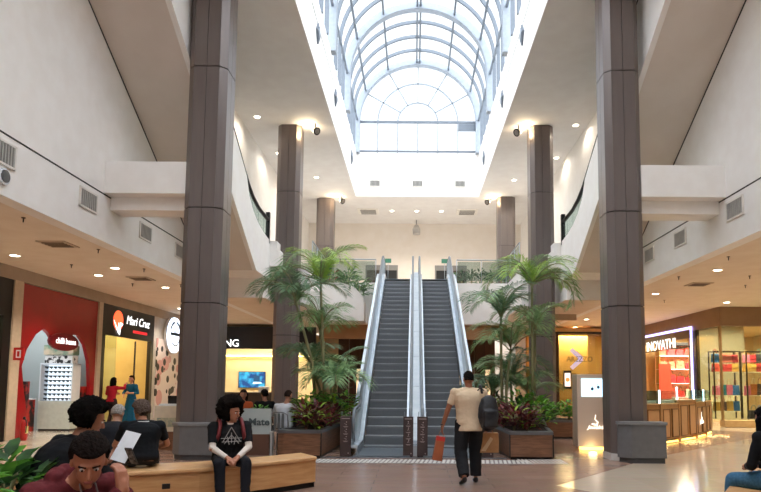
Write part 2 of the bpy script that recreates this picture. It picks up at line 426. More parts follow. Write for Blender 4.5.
# ------------------------------------------------------------------ main escalators
TG = math.tan(R(30)); Y0 = 14.2; ZU = 5.65; Y1 = Y0+ZU/TG
STEP = mat('step_metal', '#8d9094', .5, metal=.2, col2='#6c6f74', kind='stripe', scale=14, stretch=(1,.0,.0), contrast=(.3,.7))
NOSE = mat('step_nose', '#c3c7ca', .4, metal=.1)
COMB = mat('comb_steel', '#8b949d', .3, metal=.7, col2='#7b848d', kind='stripe', scale=10, stretch=(1,0,0))
def rail_path(h, lead=1.0, top=1.3):
    """handrail centre line (y,z) from the bottom newel to the top newel"""
    yb = Y0-lead
    p = []
    for a in range(-90, 91, 20):   # bottom newel half circle facing the camera
        q = R(a); p.append((yb-.32*math.cos(q), h-.34+.34*math.sin(q)))
    p += [(yb+.25,h)]
    p += [(Y0+.15,h+.03),(Y0+.45,h+.16)]
    n = 10; ya, yb2 = Y0+.8, Y1-.55
    for i in range(n+1):
        y = ya+(yb2-ya)*i/n; p.append((y, h+(y-Y0)*TG))
    p += [(Y1-.15, ZU+h-.12),(Y1+.2, ZU+h-.02),(Y1+.6, ZU+h)]
    for a in range(90, -91, -20):
        q = R(a); p.append((Y1+top+.32*math.cos(q), ZU+h-.34+.34*math.sin(q)))
    return p
def low_path(e):
    p = [(Y0-1.3, e),(Y0, e),(Y0+.35, e+.13)]
    n = 8; ya, yb = Y0+.7, Y1-.5
    for i in range(n+1):
        y = ya+(yb-ya)*i/n; p.append((y, e+(y-Y0)*TG))
    p += [(Y1+.1, ZU+e),(Y1+1.6, ZU+e)]
    return p
def zat(path, y):
    for (a, za), (b, zb) in zip(path, path[1:]):
        if a <= y <= b: return za+(zb-za)*(y-a)/(b-a+1e-9)
    return path[0][1] if y < path[0][0] else path[-1][1]
def band(mb, x0, x1, lo, hi, m=0):
    n = len(lo)
    for i in range(n-1):
        a, b, c, d = lo[i], lo[i+1], hi[i+1], hi[i]
        mb.prism([(x0,a[0],a[1]),(x0,b[0],b[1]),(x0,c[0],c[1]),(x0,d[0],d[1])], (x1-x0,0,0), m)
    return mb
def escalator(xa, xb, outer, label):
    """xa..xb = clear step width; outer = -1/+1 side with the outside cladding"""
    t = thing('escalator', label, 'escalator', ((xa+xb)/2, Y0, 0), 'pair of escalators to the upper floor')
    # steps
    n = 29; rise = ZU/28.0
    for i in range(n):
        y = Y0+.1+(i-.0)*rise/TG; z = (i+.35)*rise
        if z > ZU+.05: break
        mb = MB().box(xa, xb, y, y+rise/TG+.03, z-.05, z, 0)
        pr = [(xa,y,z),(xa,y+.02,z-.10),(xa,y+.05,z-rise-.06),(xa,y+.12,z-rise-.06),(xa,y+.12,z)]
        mb.prism(pr, (xb-xa,0,0), 0)
        mb.box(xa, xb, y-.004, y+.03, z-.004, z+.006, 1)
        mb.build('step', [STEP, NOSE], t)
    MB().box(xa-.1, xb+.1, Y0-1.45, Y0+.12, 0.0, .03).build('comb_plate', COMB, t)
    MB().box(xa-.1, xb+.1, Y1+.1, Y1+1.6, ZU, ZU+.02).build('landing_plate', COMB, t)
    for s in (-1, 1):
        xe = xa if s < 0 else xb
        out = (s == outer)
        wd = .34 if out else .15
        lo, mid = low_path(-.12), low_path(.16)
        m = MB(); band(m, xe+s*.01, xe+s*.05, lo, mid); m.build('skirt_panel', mat('skirt_steel','#8e979f',.3,metal=.6), t)
        lo2, hi2 = low_path(.16), low_path(.22)
        m = MB(); band(m, xe+s*.01, xe+s*wd, lo2, hi2); m.build('deck', LSTEEL, t)
        # glass balustrade between deck and handrail
        rp = rail_path(.97); lp = low_path(.2); xg = xe+s*.11
        ys = [p for p in rp]
        m = MB()
        top = [p for p in rp[5:-5]]
        top = [(Y0-1.3, .62)]+top+[(Y1+1.6, ZU+.62)]
        bot = [(p[0], zat(lp, p[0])) for p in top]
        band(m, xg-.007, xg+.007, bot, top); m.build('glass_balustrade', GLASSE, t)
        hr_ = MB().tube([(xg, y, z) for y, z in rp], .036, 8).build('handrail', RUBBER, t)
        MB().tube([(xg, y, z-.052) for y, z in rp[6:-6]], .02, 6).build('handrail_guide', STEEL, hr_)
        if out:
            lo3 = [(y, max(0.0, z-.75)) for y, z in low_path(.16)]
            m = MB(); band(m, xe+s*(wd-.03), xe+s*wd, lo3, lo2); m.build('side_cladding', LSTEEL, t)
    lo3 = [(y, max(0.0, z-.95)) for y, z in low_path(.0)]; hi3 = [(y, max(.02, z-.3)) for y, z in low_path(.0)]
    m = MB(); band(m, xa-.02, xb+.02, lo3[1:], hi3[1:]); m.build('truss', mat('truss_panel','#8f8a86',.6), t)
    return t
escalator(-1.15, -.17, -1, 'left grey-stepped escalator of the pair rising to the upper floor')
escalator(.31, 1.29, 1, 'right grey-stepped escalator of the pair, behind the walking man')
# white centre decking between the escalators
t = thing('centre_decking', 'pale panelled decking strip between the two escalators', 'decking', (.07, Y0, 0))
lp = low_path(.23); hp = low_path(.30)
ysb = [Y0-.95+ (Y1+1.0-Y0+.95)*i/8 for i in range(9)]
for a, b in zip(ysb, ysb[1:]):
    ys = [a+.01] + [p[0] for p in lp if a+.01 < p[0] < b-.01] + [b-.01]
    m = MB(); band(m, -.015, .155, [(y, zat(lp,y)) for y in ys], [(y, zat(hp,y)) for y in ys]); m.build('deck_panel', mat('centre_panel','#e9edf0',.3,col2='#dde3e8',scale=4), t)
m = MB(); band(m, -.02, .16, [(y, max(0,z-.5)) for y, z in low_path(.2)], low_path(.225)); m.build('deck_base', LSTEEL, t)

# pictogram boards at the escalator foot
BRN = mat('board_brown', '#4b3a37', .5, col2='#443432'); PIC = mat('pictogram_pale', '#b9a7a2', .6)
def board(x0, x1, label, k):
    t = thing('pictogram_board', label, 'sign', ((x0+x1)/2, 12.82, 0), 'brown pictogram boards at the escalator foot')
    MB().box(x0, x1, 12.80, 12.86, .015, .83).build('board', BRN, t, bevel=.004)
    for a in (x0+.02, x1-.05): MB().box(a,a+.03,12.79,12.87,0,.02).build('foot', DARKM, t)
    for x in (x0+.03, x1-.03):
        MB().tube([(x,12.83,.83),(x,12.83,.93)], .008, 6).build('post', STEEL, t)
    cx = (x0+x1)/2; y = 12.794
    MB().box(x0+.03, x1-.03, y, 12.80, .775, .79).build('heading_bar', PIC, t)
    rows = (.69,.56,.43,.31) if k % 2 == 0 else (.67,.52,.37)
    for i, z in enumerate(rows):
        m = MB()
        if k % 2 == 0:
            m.disc((cx+.004*i, y+.003, z+.035), (0,1,0), .012, .006, 10); m.bar((cx-.02,y+.003,z-.02),(cx+.012,y+.003,z+.02),.012,.006); m.bar((cx+.022,y+.003,z-.02),(cx+.0,y+.003,z+.015),.010,.006)
        else:
            m.disc((cx+.015, y+.003, z+.04), (0,1,0), .012, .006, 10); m.bar((cx-.03,y+.003,z+.01),(cx+.02,y+.003,z-.01),.014,.006); m.bar((cx+.02,y+.003,z-.01),(cx+.0,y+.003,z-.035),.012,.006)
        m.box(cx-.05, cx+.05, y+.001, 12.80, z-.055, z-.048); m.box(cx-.035, cx+.035, y+.001, 12.80, z-.068, z-.062)
        m.build('pictogram', PIC, t)
    MB().box(cx+.05, cx+.07, y, 12.80, .06, .085).build('logo_mark', PIC, t)
board(-1.52,-1.29,'brown pictogram board left of the left escalator, beside planter',1)
board(-.21,-.0,'brown pictogram board with four symbols, left of the central pair',0)
board(.08,.30,'brown pictogram board with three symbols, right of the central pair',1)
board(1.44,1.66,'brown pictogram board mostly hidden behind walking man and his paper bag',0)

# tactile strip
m = MB().box(-2.05, 2.3, 11.75, 12.33, .004, .008, 0)
for i in range(50):
    for j in range(5):
        x = -2.0+i*.085+j*.012; m.box(x, x+.05, 11.79+j*.11, 11.86+j*.11, .008, .014, 1)
for i in range(12):
    for j in range(7): x = 2.1+i*.075; m.box(x, x+.042, 11.85+j*.10, 11.91+j*.10, .0045, .012, 1)
tag(m.build('tactile_strip', [mat('strip_grey','#8a8280',.5), mat('stud_white','#e6e4e0',.5)]), 'strip of small white tactile studs on floor before the escalators', 'tactile paving')
tag(MB().box(-1.9,1.9,12.58,12.74,.004,.007).build('entrance_mat', mat('floor_grate','#5b626a',.35,metal=.6,kind='stripe',scale=12,col2='#737b84')), 'dark steel floor plate in front of both escalators', 'floor plate')

# ------------------------------------------------------------------ side stairs rising toward the camera
def side_stair(s, xi, nm):
    xo = 6.5*s
    t = thing('upper_escalator', 'white sided escalator above the %s walkway with black handrail' % nm, 'escalator', ((xi+xo)/2, 18.2, 4.84), 'upper side escalators')
    sl = .583; c0 = 15.75
    zs = lambda y: c0-sl*y
    ya = 9.0
    xk = xi+.12*s
    MB().prism([(xk,ya,zs(ya)),(xk,18.52,4.95),(xk,18.52,5.10),(xk,ya,zs(ya)+.15)], (xo-xk,0,0)).build('soffit', mat('soffit_plaster','#dfd5cb',.8,col2='#dacfc4',scale=1.5), t)
    xw = xo-.012*s
    MB().prism([(xw,ya,zs(ya)-.035),(xw,17.35,zs(17.35)-.035),(xw,17.35,zs(17.35)-.002),(xw,ya,zs(ya)-.002)], (.012*s,0,0)).build('shadow_gap', SEAM, t)
    yc = (c0+1.72-(ZC-.02))/sl
    poly = [((c0-ZC+.02)/sl, ZC-.02),(18.52,4.95),(20.9,4.95),(20.9,6.25),(20.1,6.27),(19.3,6.33),(18.6,6.45),(18.0,6.66),(17.5,6.98),(17.2,zs(17.2)+1.72),(yc, ZC-.02)]
    MB().prism([(xi,y,z) for y,z in poly], (.12*s,0,0)).build('side_panel', WALL, t)
    MB().box(xi-.24*s, xi, 20.15, 20.9, 5.95, 6.25).box(xi-.34*s, xi, 20.15, 20.9, 5.4, 5.95).build('parapet_end', WALL, t)
    rail = [(yc+.25, ZC-.08),(15.7,8.42),(16.9,7.70),(17.5,7.36),(18.1,7.13),(18.8,6.99),(19.5,6.96),(20.05,6.95)]
    xm = xi+.06*s
    MB().tube([(xm,y,z) for y,z in rail], .06, 8).build('handrail', BLACK, t)
    low = [(16.9,zs(16.9)+1.72),(17.5,6.98),(18.1,6.62),(18.8,6.42),(19.5,6.31),(20.05,6.27)]
    m = MB(); band(m, xm-.008, xm+.008, low, [(y,z) for y,z in rail[2:]]); m.build('glass_balustrade', GLASSR, t)
    MB().box(xm-.06,xm+.06,20.0,20.14,6.15,7.2).build('newel_post', BLACK, t)
    MB().box(xi+.3*s,xo-.3*s,18.6,19.6,5.65,5.67).build('landing_plate', COMB, t)
    for i in range(10):
        y = 18.2-i*.33; z = 5.75+i*.2; MB().box(xi+.3*s, xo-.3*s, y-.33, y, z-.08, z+.12).build('step', STEP, t)
side_stair(-1, -4.86, 'left'); side_stair(1, 4.91, 'right')

# ------------------------------------------------------------------ upper railings
def railing(name, label, pts, n):
    t = thing(name, label, 'railing', (pts[0][0], pts[0][1], ZU))
    p = MB()
    for a, b in zip(pts, pts[1:]):
        A, B = V((a[0],a[1],ZU)), V((b[0],b[1],ZU)); u = V((0,0,1))
        p.tube([A+u*.98, B+u*.98], .025, 8)
        L = (B-A).length; k = max(1, round(L/1.25))
        for i in range(k+1): q = A+(B-A)*i/k; MB().tube([q, q+u*.98], .018, 6).build('baluster', STEEL, t)
        for i in range(k):
            q0 = A+(B-A)*(i+.04)/k; q1 = A+(B-A)*(i+.96)/k; d, s, w = frame(q1-q0)
            MB().obox((q0+q1)/2+u*.5, d, s, u, (q1-q0).length/2, .006, .40).build('glass_panel', GLASSR, t)
    p.build('top_rail', STEEL, t)
railing('glass_railing', 'glass railing on upper floor edge left of the escalators', [(LX+.05,21.75),(LX+.05,24.95),(-1.6,24.95)], 1)
railing('glass_railing', 'glass railing on upper floor edge right of the escalators', [(1.75,24.95),(RX-.05,24.95),(RX-.05,21.75)], 1)
0 and railing('glass_railing', 'short glass railing beside the left middle column at the stair landing', [(-4.7,19.98),(LX+.05,19.98)], 1)
0 and railing('glass_railing', 'short glass railing beside the right middle column at the stair landing', [(4.8,19.98),(RX-.05,19.98)], 1)
# curved white planter wall on the left of the bridge
n = 14
pl = [(-3.75,24.0,3.97),(-1.98,24.0,3.97)]+[(-3.15+1.17*math.cos(R(90*i/n)),24.0,4.62+.88*math.sin(R(90*i/n))) for i in range(n+1)]+[(-3.75,24.0,5.5)]
tag(MB().prism(pl,(0,.93,0)).build('curved_planter', WALL), 'white round-shouldered planter wall hanging at upper floor edge, left of escalators', 'planter')
# back wall doorways on the upper floor
for i, (x0, x1, lb) in enumerate(((-2.75,-.93,'left'),(1.15,2.95,'right'))):
    t = sroot('door_%d' % (i+1), ((x0+x1)/2, 34, ZU))
    MB().box(x0,x1,33.93,34.0,ZU,8.15).build('door_frame', mat('door_grey','#8b8987',.5), t)
    w = (x1-x0)
    for q in range(2):
        a = x0+.08+q*w/2; MB().box(a, a+w/2-.14, 33.90,33.93, ZU+.05, 7.85).build('door_pane', mat('door_glass_dark' if (q==(1 if i==0 else 0)) else 'door_glass_brown','#16191c' if (q==(1 if i==0 else 0)) else '#4a4038',.6), t)
    m = MB().box((x0+x1)/2+(-.35 if i==0 else -.2), (x0+x1)/2+(.2 if i==0 else .35), 28.2,28.26,8.0,8.22)
EXIT = emis('exit_green', '#3f7a60', .25)
for i, x in enumerate((-1.12, 1.28)):
    t = thing('exit_sign', 'small green exit sign hanging above top of %s escalator' % ('left' if i==0 else 'right'), 'sign', (x, 25.6, 6.62))
    MB().box(x-.13,x+.13,25.58,25.62,6.62,6.8).build('sign_face', EXIT, t)
    MB().tube([(x,25.6,5.65),(x,25.6,6.62)], .012, 6).build('sign_post', STEEL, t)

# ------------------------------------------------------------------ ceiling fixtures
def downlight(x, y, z, r, label, group, watt, warm=(1,.86,.68), spot=True, cone=120):
    t = thing('downlight', label, 'ceiling light', (x,y,z), group)
    m = MB(); n = 20
    a = [V((x+r*math.cos(2*PI*i/n), y+r*math.sin(2*PI*i/n), z-.012)) for i in range(n)]
    b = [V((x+r*.78*math.cos(2*PI*i/n), y+r*.78*math.sin(2*PI*i/n), z-.016)) for i in range(n)]
    c = [V((p.x,p.y,z)) for p in a]
    m.add(a+b+c, [(i,n+i,n+(i+1)%n,(i+1)%n) for i in range(n)]+[(2*n+i,i,(i+1)%n,2*n+(i+1)%n) for i in range(n)])
    tr_ = m.build('trim_ring', TRIMW, t)
    MB().disc((x,y,z-.008),(0,0,1),r*.78,.006,20).build('lamp', LAMP, tr_)
    if watt:
        l = bpy.data.lights.new('light', 'SPOT'); l.energy = watt; l.color = warm; l.spot_size = R(cone); l.spot_blend = .6; l.shadow_soft_size = r*.7
        o = bpy.data.objects.new('light', l); COL.objects.link(o); o.parent = t; o.location = (0,0,-.05)
    return t
WL = 185
for i, (x, y) in enumerate(((-9.3,14.0),(-11.0,12.2),(-7.7,15.5),(-8.7,16.6),(-7.7,18.7),(-9.3,24.1),(-7.6,9.6),(-9.4,10.5),(-7.7,22.0))):
    nm = ['near the black shopfront at the left edge','farthest out by the dark shop','third along the fascia','beside the red shopfront','near the column, above black sign shop','beyond the left column by round sign','closest to the camera','left edge closest to the camera','behind the left column'][i]
    downlight(x, y, ZF, .13, 'round downlight in left walkway ceiling, '+nm, 'left walkway downlights', WL*.75)
for i, (x, y) in enumerate(((7.65,15.2),(7.7,19.3),(10.95,21.2),(7.7,27.1),(8.2,30.9),(8.0,10.5),(13.2,20.8),(12.6,17.0),(10.5,14.0))):
    nm = ['brightest one nearest the fascia','second one beside the right column','by the brown corner fascia','in front of the beige boutique','farthest, by the beige boutique header','closest to the camera','right edge before the bag shop window','right edge above the seated woman','right edge close to camera'][i]
    downlight(x, y, ZF, .13, 'round downlight in right walkway ceiling, '+nm, 'right walkway downlights', WL)
for i, (x, y) in enumerate(((-5.4,20.1),(-5.4,23.4),(5.6,20.6),(5.65,23.7),(-4.35,26.2),(4.4,26.4),(-5.3,27.3),(5.5,27.5))):
    downlight(x, y, ZC, .12, 'round downlight in high ceiling over %s side, %s' % ('left' if x<0 else 'right', ['nearest','nearest to middle column','nearest','nearest to middle column','just past middle column','just past middle column','farthest out','farthest out'][i]), 'high ceiling downlights', 38 if abs(x)>5 else 90, (1,.90,.76), cone=165)
for i, x in enumerate((-1.2,.1,1.4)):
    downlight(x, 31.4, ZC, .12, 'round downlight in rear ceiling above escalators, %s of the row of three' % ['left','middle','right'][i], 'rear ceiling downlights', 150, (1,.90,.76))
# wall-washer floods on columns
def flood(x, y, z, s, label):
    t = thing('flood_lamp', label, 'spotlight', (x,y,z))
    MB().tube([(x,y,z),(x,y,z-.18)], .02, 6).build('arm', DARKM, t)
    d = V((.7*s,-.5,-.5)).normalized(); c = V((x,y,z-.26))
    MB().tube([c-d*.12, c+d*.05, c+d*.12], [.06,.12,.14], 12).build('housing', DARKM, t)
    MB().disc(c+d*.121, d, .10, .004, 12).build('lens', mat('lens_dull','#8d8478',.2), t)
    b = MB().disc((x-.25*s,y+.1,z-.01),(0,0,1),.14,.02).build('lamp', emis('uplight_glow','#ffe0ac',12), t)
    l = bpy.data.lights.new('light','POINT'); l.energy = 20; l.color=(1,.78,.5); l.shadow_soft_size=.1
    o = bpy.data.objects.new('light', l); COL.objects.link(o); o.parent = t; o.location = (-.25*s,.1,-.25)
flood(-3.5,20.6,ZC,1,'dark tilted spotlight beside top of the left middle column')
flood(3.6,20.6,ZC,-1,'dark tilted spotlight beside top of the right middle column')
flood(-3.55,28.8,ZC,1,'dark tilted spotlight beside top of the far left column')
flood(3.55,28.8,ZC,-1,'dark tilted spotlight beside top of the far right column')
# air conditioning cassettes
for i, x in enumerate((-2.45, 2.75)):
    t = thing('air_cassette', 'square ceiling air diffuser at rear, %s of the three small lamps' % ('left' if i==0 else 'right'), 'vent', (x,31.5,ZC))
    MB().box(x-.55,x+.55,31.0,32.0,ZC-.03,ZC).build('cassette_frame', TRIMW, t)
    m = MB()
    for a in (.05,.2,.35,.5): m.box(x-.4,x+.4,31.1+a*1.5,31.18+a*1.5,ZC-.045,ZC-.03)
    m.build('louvre', mat('louvre_dark','#4a4744',.6), t)
t = thing('hanging_speaker', 'small grey speaker hanging on a rod above the escalators', 'speaker', (.1,33.2,ZC-.8))
MB().tube([(.1,33.2,ZC),(.1,33.2,ZC-.3)],.02,6).build('rod', GREYM, t)
MB().tube([(.1,33.2,ZC-.28),(.1,33.2,ZC-.5),(.1,33.2,ZC-.8)],[.1,.22,.2],12).build('speaker_body', mat('pale_grey','#b5b1ac',.5), t)
def ceil_vent(x, y, z, label, w=.6):
    t = thing('ceiling_diffuser', label, 'vent', (x,y,z))
    MB().box(x-w/2,x+w/2,y-w/2,y+w/2,z-.02,z).build('diffuser_frame', mat('diffuser_tan','#cdb9a2',.6), t)
    m = MB()
    for k in range(4): m.box(x-w*.38,x+w*.38,y-w*.36+k*w*.2,y-w*.28+k*w*.2,z-.035,z-.02)
    m.build('louvre', mat('louvre_tan','#7d6c5a',.6), t)
ceil_vent(-7.6,12.8,ZF,'square tan air diffuser in left walkway ceiling, nearest the camera')
ceil_vent(-7.75,17.1,ZF,'square tan air diffuser in left walkway ceiling, near the column')
ceil_vent(8.2,17.4,ZF,'square tan air diffuser in right walkway ceiling beside the column')
def sprinkler(x, y, z, i, where):
    t = thing('sprinkler', where, 'sprinkler', (x,y,z), 'small dark ceiling sprinklers')
    MB().disc((x,y,z-.01),(0,0,1),.035,.015,10).build('collar', mat('dull_brass','#7c6a55',.5), t)
    MB().tube([(x,y,z-.02),(x,y,z-.09)],.010,6).build('nozzle', DARKM, t)
for i, (x, y) in enumerate(((-7.0,10.7),(-8.9,11.3),(-7.0,13.3),(-8.6,15.1),(-7.0,15.6),(-8.4,18.0),(-7.0,18.1))):
    sprinkler(x, y, ZF, i, 'small dark sprinkler in left walkway ceiling, %s counting from the camera' % ordinal(i))
for i, (x, y) in enumerate(((7.1,13.6),(7.1,16.2),(8.9,16.0),(7.1,19.5),(9.6,17.5),(8.6,20.8))):
    sprinkler(x, y, ZF, i, 'small dark sprinkler in right walkway ceiling, %s counting from the camera' % ordinal(i))
# ------------------------------------------------------------------ helper: where a sight line of the photo meets a known plane
def at(px, py, ax, v):
    c, s = math.cos(R(5)), math.sin(R(5)); a = (px-414)/610; b = (330-py)/610
    d = (a, c-s*b, s+c*b); i = 'xyz'.index(ax); t = (v-(0,0,1.52)[i])/d[i]
    return V((d[0]*t, d[1]*t, 1.52+d[2]*t))

# ------------------------------------------------------------------ plants
def green(name, c1, c2, tr=.25): return mat(name, c1, .45, col2=c2, scale=9, trans=tr, contrast=(.3,.7))
G_PALM = green('palm_leaf','#9dbb80','#6b9663'); G_PALM2 = green('palm_leaf_dark','#7ba074','#4d7455'); G_YOUNG = green('palm_leaf_young','#b4d25c','#86b04a')
G_BUSH = green('bush_leaf','#7fbf4a','#478a35'); G_LIME = green('lime_leaf','#b4cf4a','#7fae3a'); G_DARK = green('dark_leaf','#3f6b35','#223f22')
G_RED = green('croton_leaf','#6a2f33','#3a1d22',.15); G_RED2 = green('croton_leaf_bright','#9c4a3f','#5d2a2c',.15)
TRUNK = mat('palm_cane','#8a8760',.6,col2='#6d6242',kind='stripe',scale=4,stretch=(0,0,1))
def leaf(mb, p, d, up, L, w, m=0, fold=.15):
    d = V(d).normalized(); s = d.cross(V(up)); s = s.normalized() if s.length > 1e-4 else V((1,0,0)); n = s.cross(d)
    q = [p, p+d*L*.35+s*w/2+n*L*fold*.6, p+d*L*.75+s*w*.38+n*L*.02, p+d*L-n*L*fold, p+d*L*.75-s*w*.38+n*L*.02, p+d*L*.35-s*w/2+n*L*fold*.6, p+d*L*.4+n*L*fold*.3]
    mb.add(q, [(0,1,6),(1,2,3,6),(3,4,5,6),(5,0,6)], m, True)
def bush(name, label, cat, c, rx, ry, h, n, L, w, mats, group=None, seed=1, wts=None):
    r = random.Random(seed); t = thing(name, label, cat, c, group); mb = MB(); c = V(c)
    for i in range(n):
        a = r.uniform(0, 2*PI); e = r.uniform(.05, 1)**.8; q = r.uniform(0,1)**.5
        p = c+V((math.cos(a)*rx*q*.85, math.sin(a)*ry*q*.85, h*e*(1-.35*q*q)*.85))
        d = V((math.cos(a), math.sin(a), r.uniform(-.1,1.1)))+V((r.gauss(0,.3),r.gauss(0,.3),0))
        leaf(mb, p, d, (0,0,1), L*r.uniform(.7,1.25), w*r.uniform(.8,1.2), r.choices(range(len(mats)), wts or [1]*len(mats))[0])
    mb.build('foliage', mats, t)
    st = MB()
    for i in range(5):
        a = i*1.26; st.tube([c, c+V((math.cos(a)*rx*.3, math.sin(a)*ry*.3, h*.6))], .012, 5)
    st.build('stem', TRUNK, t)
    return t
def frond(c, az, el, L, droop, parent, m, r, n=36, ll=.54, width=.019):
    """one feather frond: a drooping rib with paired leaflets"""
    c = V(c); pts = []; p = c.copy(); e = el; k = 12
    for i in range(k+1):
        pts.append(p.copy()); e -= droop/k*(.5+1.2*i/k)
        p = p+V((math.cos(az)*math.cos(e), math.sin(az)*math.cos(e), math.sin(e)))*L/k
    mb = MB(); mb.tube(pts, [.014*(1-.8*i/k)+.003 for i in range(k+1)], 5, 1)
    side = V((-math.sin(az), math.cos(az), 0))
    for i in range(2, n):
        u = i/n*k; j = min(int(u), k-1); q = pts[j].lerp(pts[j+1], u-j); tg = (pts[j+1]-pts[j]).normalized(); nu = side.cross(tg)
        if nu.z < 0: nu = -nu
        l = ll*math.sin(PI*min(1,(.12+.88*i/n)))**.6*r.uniform(.85,1.1)+.05
        for s in (-1, 1):
            d = (side*s*.8+tg*.75+nu*.22).normalized(); w = tg.cross(d).normalized(); wv = d.cross(w).normalized()*width
            a, b = q+d*l*.5, q+d*l+V((0,0,-l*.30))
            mb.add([q, a+wv*.6, b, a-wv*.6], [(0,1,2,3)], 0, True)
    return mb.build('frond', [m, TRUNK], parent)
def palm(label, base, crowns, seed, group='tall feather palms by the escalators'):
    r = random.Random(seed); t = thing('areca_palm', label, 'palm', base, group); b = V(base)
    for (cx, cy, cz, nf, L, el0, mm) in crowns:
        c = V((cx, cy, cz)); mid = b.lerp(c, .5)+V((r.uniform(-.05,.05), r.uniform(-.05,.05), 0))
        MB().tube([b+V(((cx-b.x)*.3,(cy-b.y)*.3,0)), mid, c], [.045,.035,.028], 8).build('trunk', TRUNK, t)
        for i in range(nf):
            az = 2*PI*i/nf+r.uniform(-.3,.3); el = el0+r.uniform(-.25,.3)
            frond(c+V((0,0,r.uniform(-.15,.1))), az, el, L*r.uniform(.8,1.15), r.uniform(1.3,2.3), t, [G_PALM,G_PALM2,G_YOUNG][mm] if r.random()<.75 else G_PALM, r)
    return t

# ------------------------------------------------------------------ planters by the escalators
def planter(label, poly, h, loc):
    t = thing('planter_box', label, 'planter', loc)
    P = [V((x,y,0)) for x,y in poly]; c = sum(P, V())/len(P)
    sh = lambda k, z: [V((c.x+(p.x-c.x)*k, c.y+(p.y-c.y)*k, z)) for p in P]
    MB().prism(sh(.97,0),(0,0,.06)).build('base', DARKM, t)
    MB().prism(sh(1,.06),(0,0,h-.12)).build('wood_cladding', WOODB, t)
    m = MB(); n = len(P); a = sh(1.015,h-.06); b = sh(.86,h-.06); u = V((0,0,.06))
    for i in range(n):
        j = (i+1)%n; m.prism([a[i],a[j],b[j],b[i]], u)
    m.build('rim', RIM, t)
    MB().prism(sh(.87,h-.07),(0,0,.04)).build('soil', SOIL, t)
    for p in P[:3]:
        q = c+(p-c)*1.004; MB().box(q.x-.012,q.x+.012,q.y-.012,q.y+.012,.05,h-.05).build('corner_trim', DARKM, t)
    return t
planter('wood clad planter box left of the escalators with red croton plants', [(-2.74,12.45),(-1.86,12.45),(-1.62,17.0),(-3.3,17.0),(-3.0,14.9),(-2.4,13.6),(-2.74,13.0)], .56, (-2.3,13.6,0))
planter('wood clad planter box right of the escalators, behind the walking man', [(1.95,12.45),(2.82,12.45),(3.1,14.3),(3.6,16.9),(1.8,16.9)], .56, (2.5,13.8,0))
planter('long low wooden planter full of green bushes behind the right palms', [(2.6,17.25),(5.1,17.25),(5.1,18.4),(2.6,18.4)], .52, (3.9,17.8,0))
k = 0
for (x, y, side) in ((2.12,12.95,'R'),(2.42,13.05,'R'),(1.98,13.55,'R'),(2.36,13.7,'R'),(2.1,14.3,'R'),(-2.25,13.0,'L'),(-2.05,12.9,'L'),(-2.2,13.6,'L'),(-1.98,13.5,'L'),(-1.95,14.2,'L')):
    k += 1
    wts = [3,2,.6] if k not in (6,) else [2,2,2]
    nm = {1:'front left of box',2:'front right of box',3:'second row nearest the escalator',4:'second row, outer side',5:'last one before the palms',6:'front left corner of box',7:'front right corner of box',8:'middle row, outer side',9:'middle row nearest the escalator',10:'last one before the palm'}[k]
    bush('croton_plant', 'dark red leaved croton in %s wood planter, %s' % ('right' if side=='R' else 'left', nm), 'plant', (x,y,.54), .30, .30, .62, 75, .21, .075, [G_RED,G_RED2,G_LIME], 'crotons in the escalator planters', k, wts)
for i, (x, y, hh) in enumerate(((-1.9,14.4,.9),(-2.4,14.1,.85),(-1.8,15.2,.95),(-2.6,15.4,.9),(-2.3,16.3,.8),(2.85,14.1,.85),(2.5,14.5,.95),(3.0,14.9,.9),(2.1,16.2,.8),(3.0,16.4,.8))):
    bush('green_shrub', 'bright green leafy shrub in %s wood planter, %s' % ('left' if x<0 else 'right', ['nearest the escalator side','just behind the crotons','further back by the escalator','outer side under the palm','at the rear under the palm','outer side behind crotons','escalator side behind crotons','outer side amid the palms','rear by the escalator','rear outer corner'][i]), 'plant', (x,y,.54), .42, .42, hh, 120, .2, .085, [G_BUSH,G_LIME,G_DARK], 'green shrubs in the escalator planters', 40+i, [3,1.3 if x<0 else .5,1.5])
for i in range(6):
    bush('low_shrub', 'low green leafy shrub in the long rear planter, %s from the left' % ordinal(i), 'plant', (2.9+i*.40,17.8,.5), .34,.45,.62,130,.17,.075,[G_BUSH,G_DARK],'shrubs in the long rear planter',70+i,[3,1])
palm('tall feather palm left of the escalators with bright young top fronds', (-2.05,14.8,.5), [(-2.3,14.8,4.0,8,1.5,1.3,2),(-2.85,14.5,3.5,9,1.4,1.0,1),(-2.35,15.2,2.9,8,1.25,1.1,0)], 3)
palm('shorter dense feather palm low in the left planter', (-2.1,15.6,.5), [(-2.1,15.5,1.5,9,1.25,1.1,1),(-1.85,14.5,1.5,8,1.0,1.15,0),(-2.65,15.7,2.0,9,1.2,1.1,1)], 5)
palm('tallest feather palm right of the escalators before the middle column', (2.9,14.9,.5), [(2.9,14.9,3.95,9,1.5,1.2,2),(3.05,15.3,2.9,7,1.25,1.1,0)], 11)
palm('feather palm right of escalators with dark fronds reaching toward them', (2.2,15.0,.5), [(2.15,15.0,3.2,9,1.3,1.1,1),(2.45,15.4,2.4,9,1.25,1.1,0)], 13)
palm('low bushy feather palm at the back of the right planter', (2.6,16.0,.5), [(2.5,15.8,1.7,9,1.3,1.1,1),(2.95,15.9,1.3,8,1.0,1.0,0),(2.1,16.2,1.4,8,1.0,1.1,1)], 17)
_p = [o for o in COL.objects if o.get('label','').startswith('tallest feather palm')][0]
for az, el, L_, dr in ((.15,.75,1.75,3.0),(2.6,1.0,1.7,2.4),(-.5,.9,1.5,2.6)): frond((2.92,14.9,3.95), az, el, L_, dr, _p, G_PALM, random.Random(3), 44, .42, .022)
_p = [o for o in COL.objects if o.get('label','').startswith('tall feather palm left')][0]
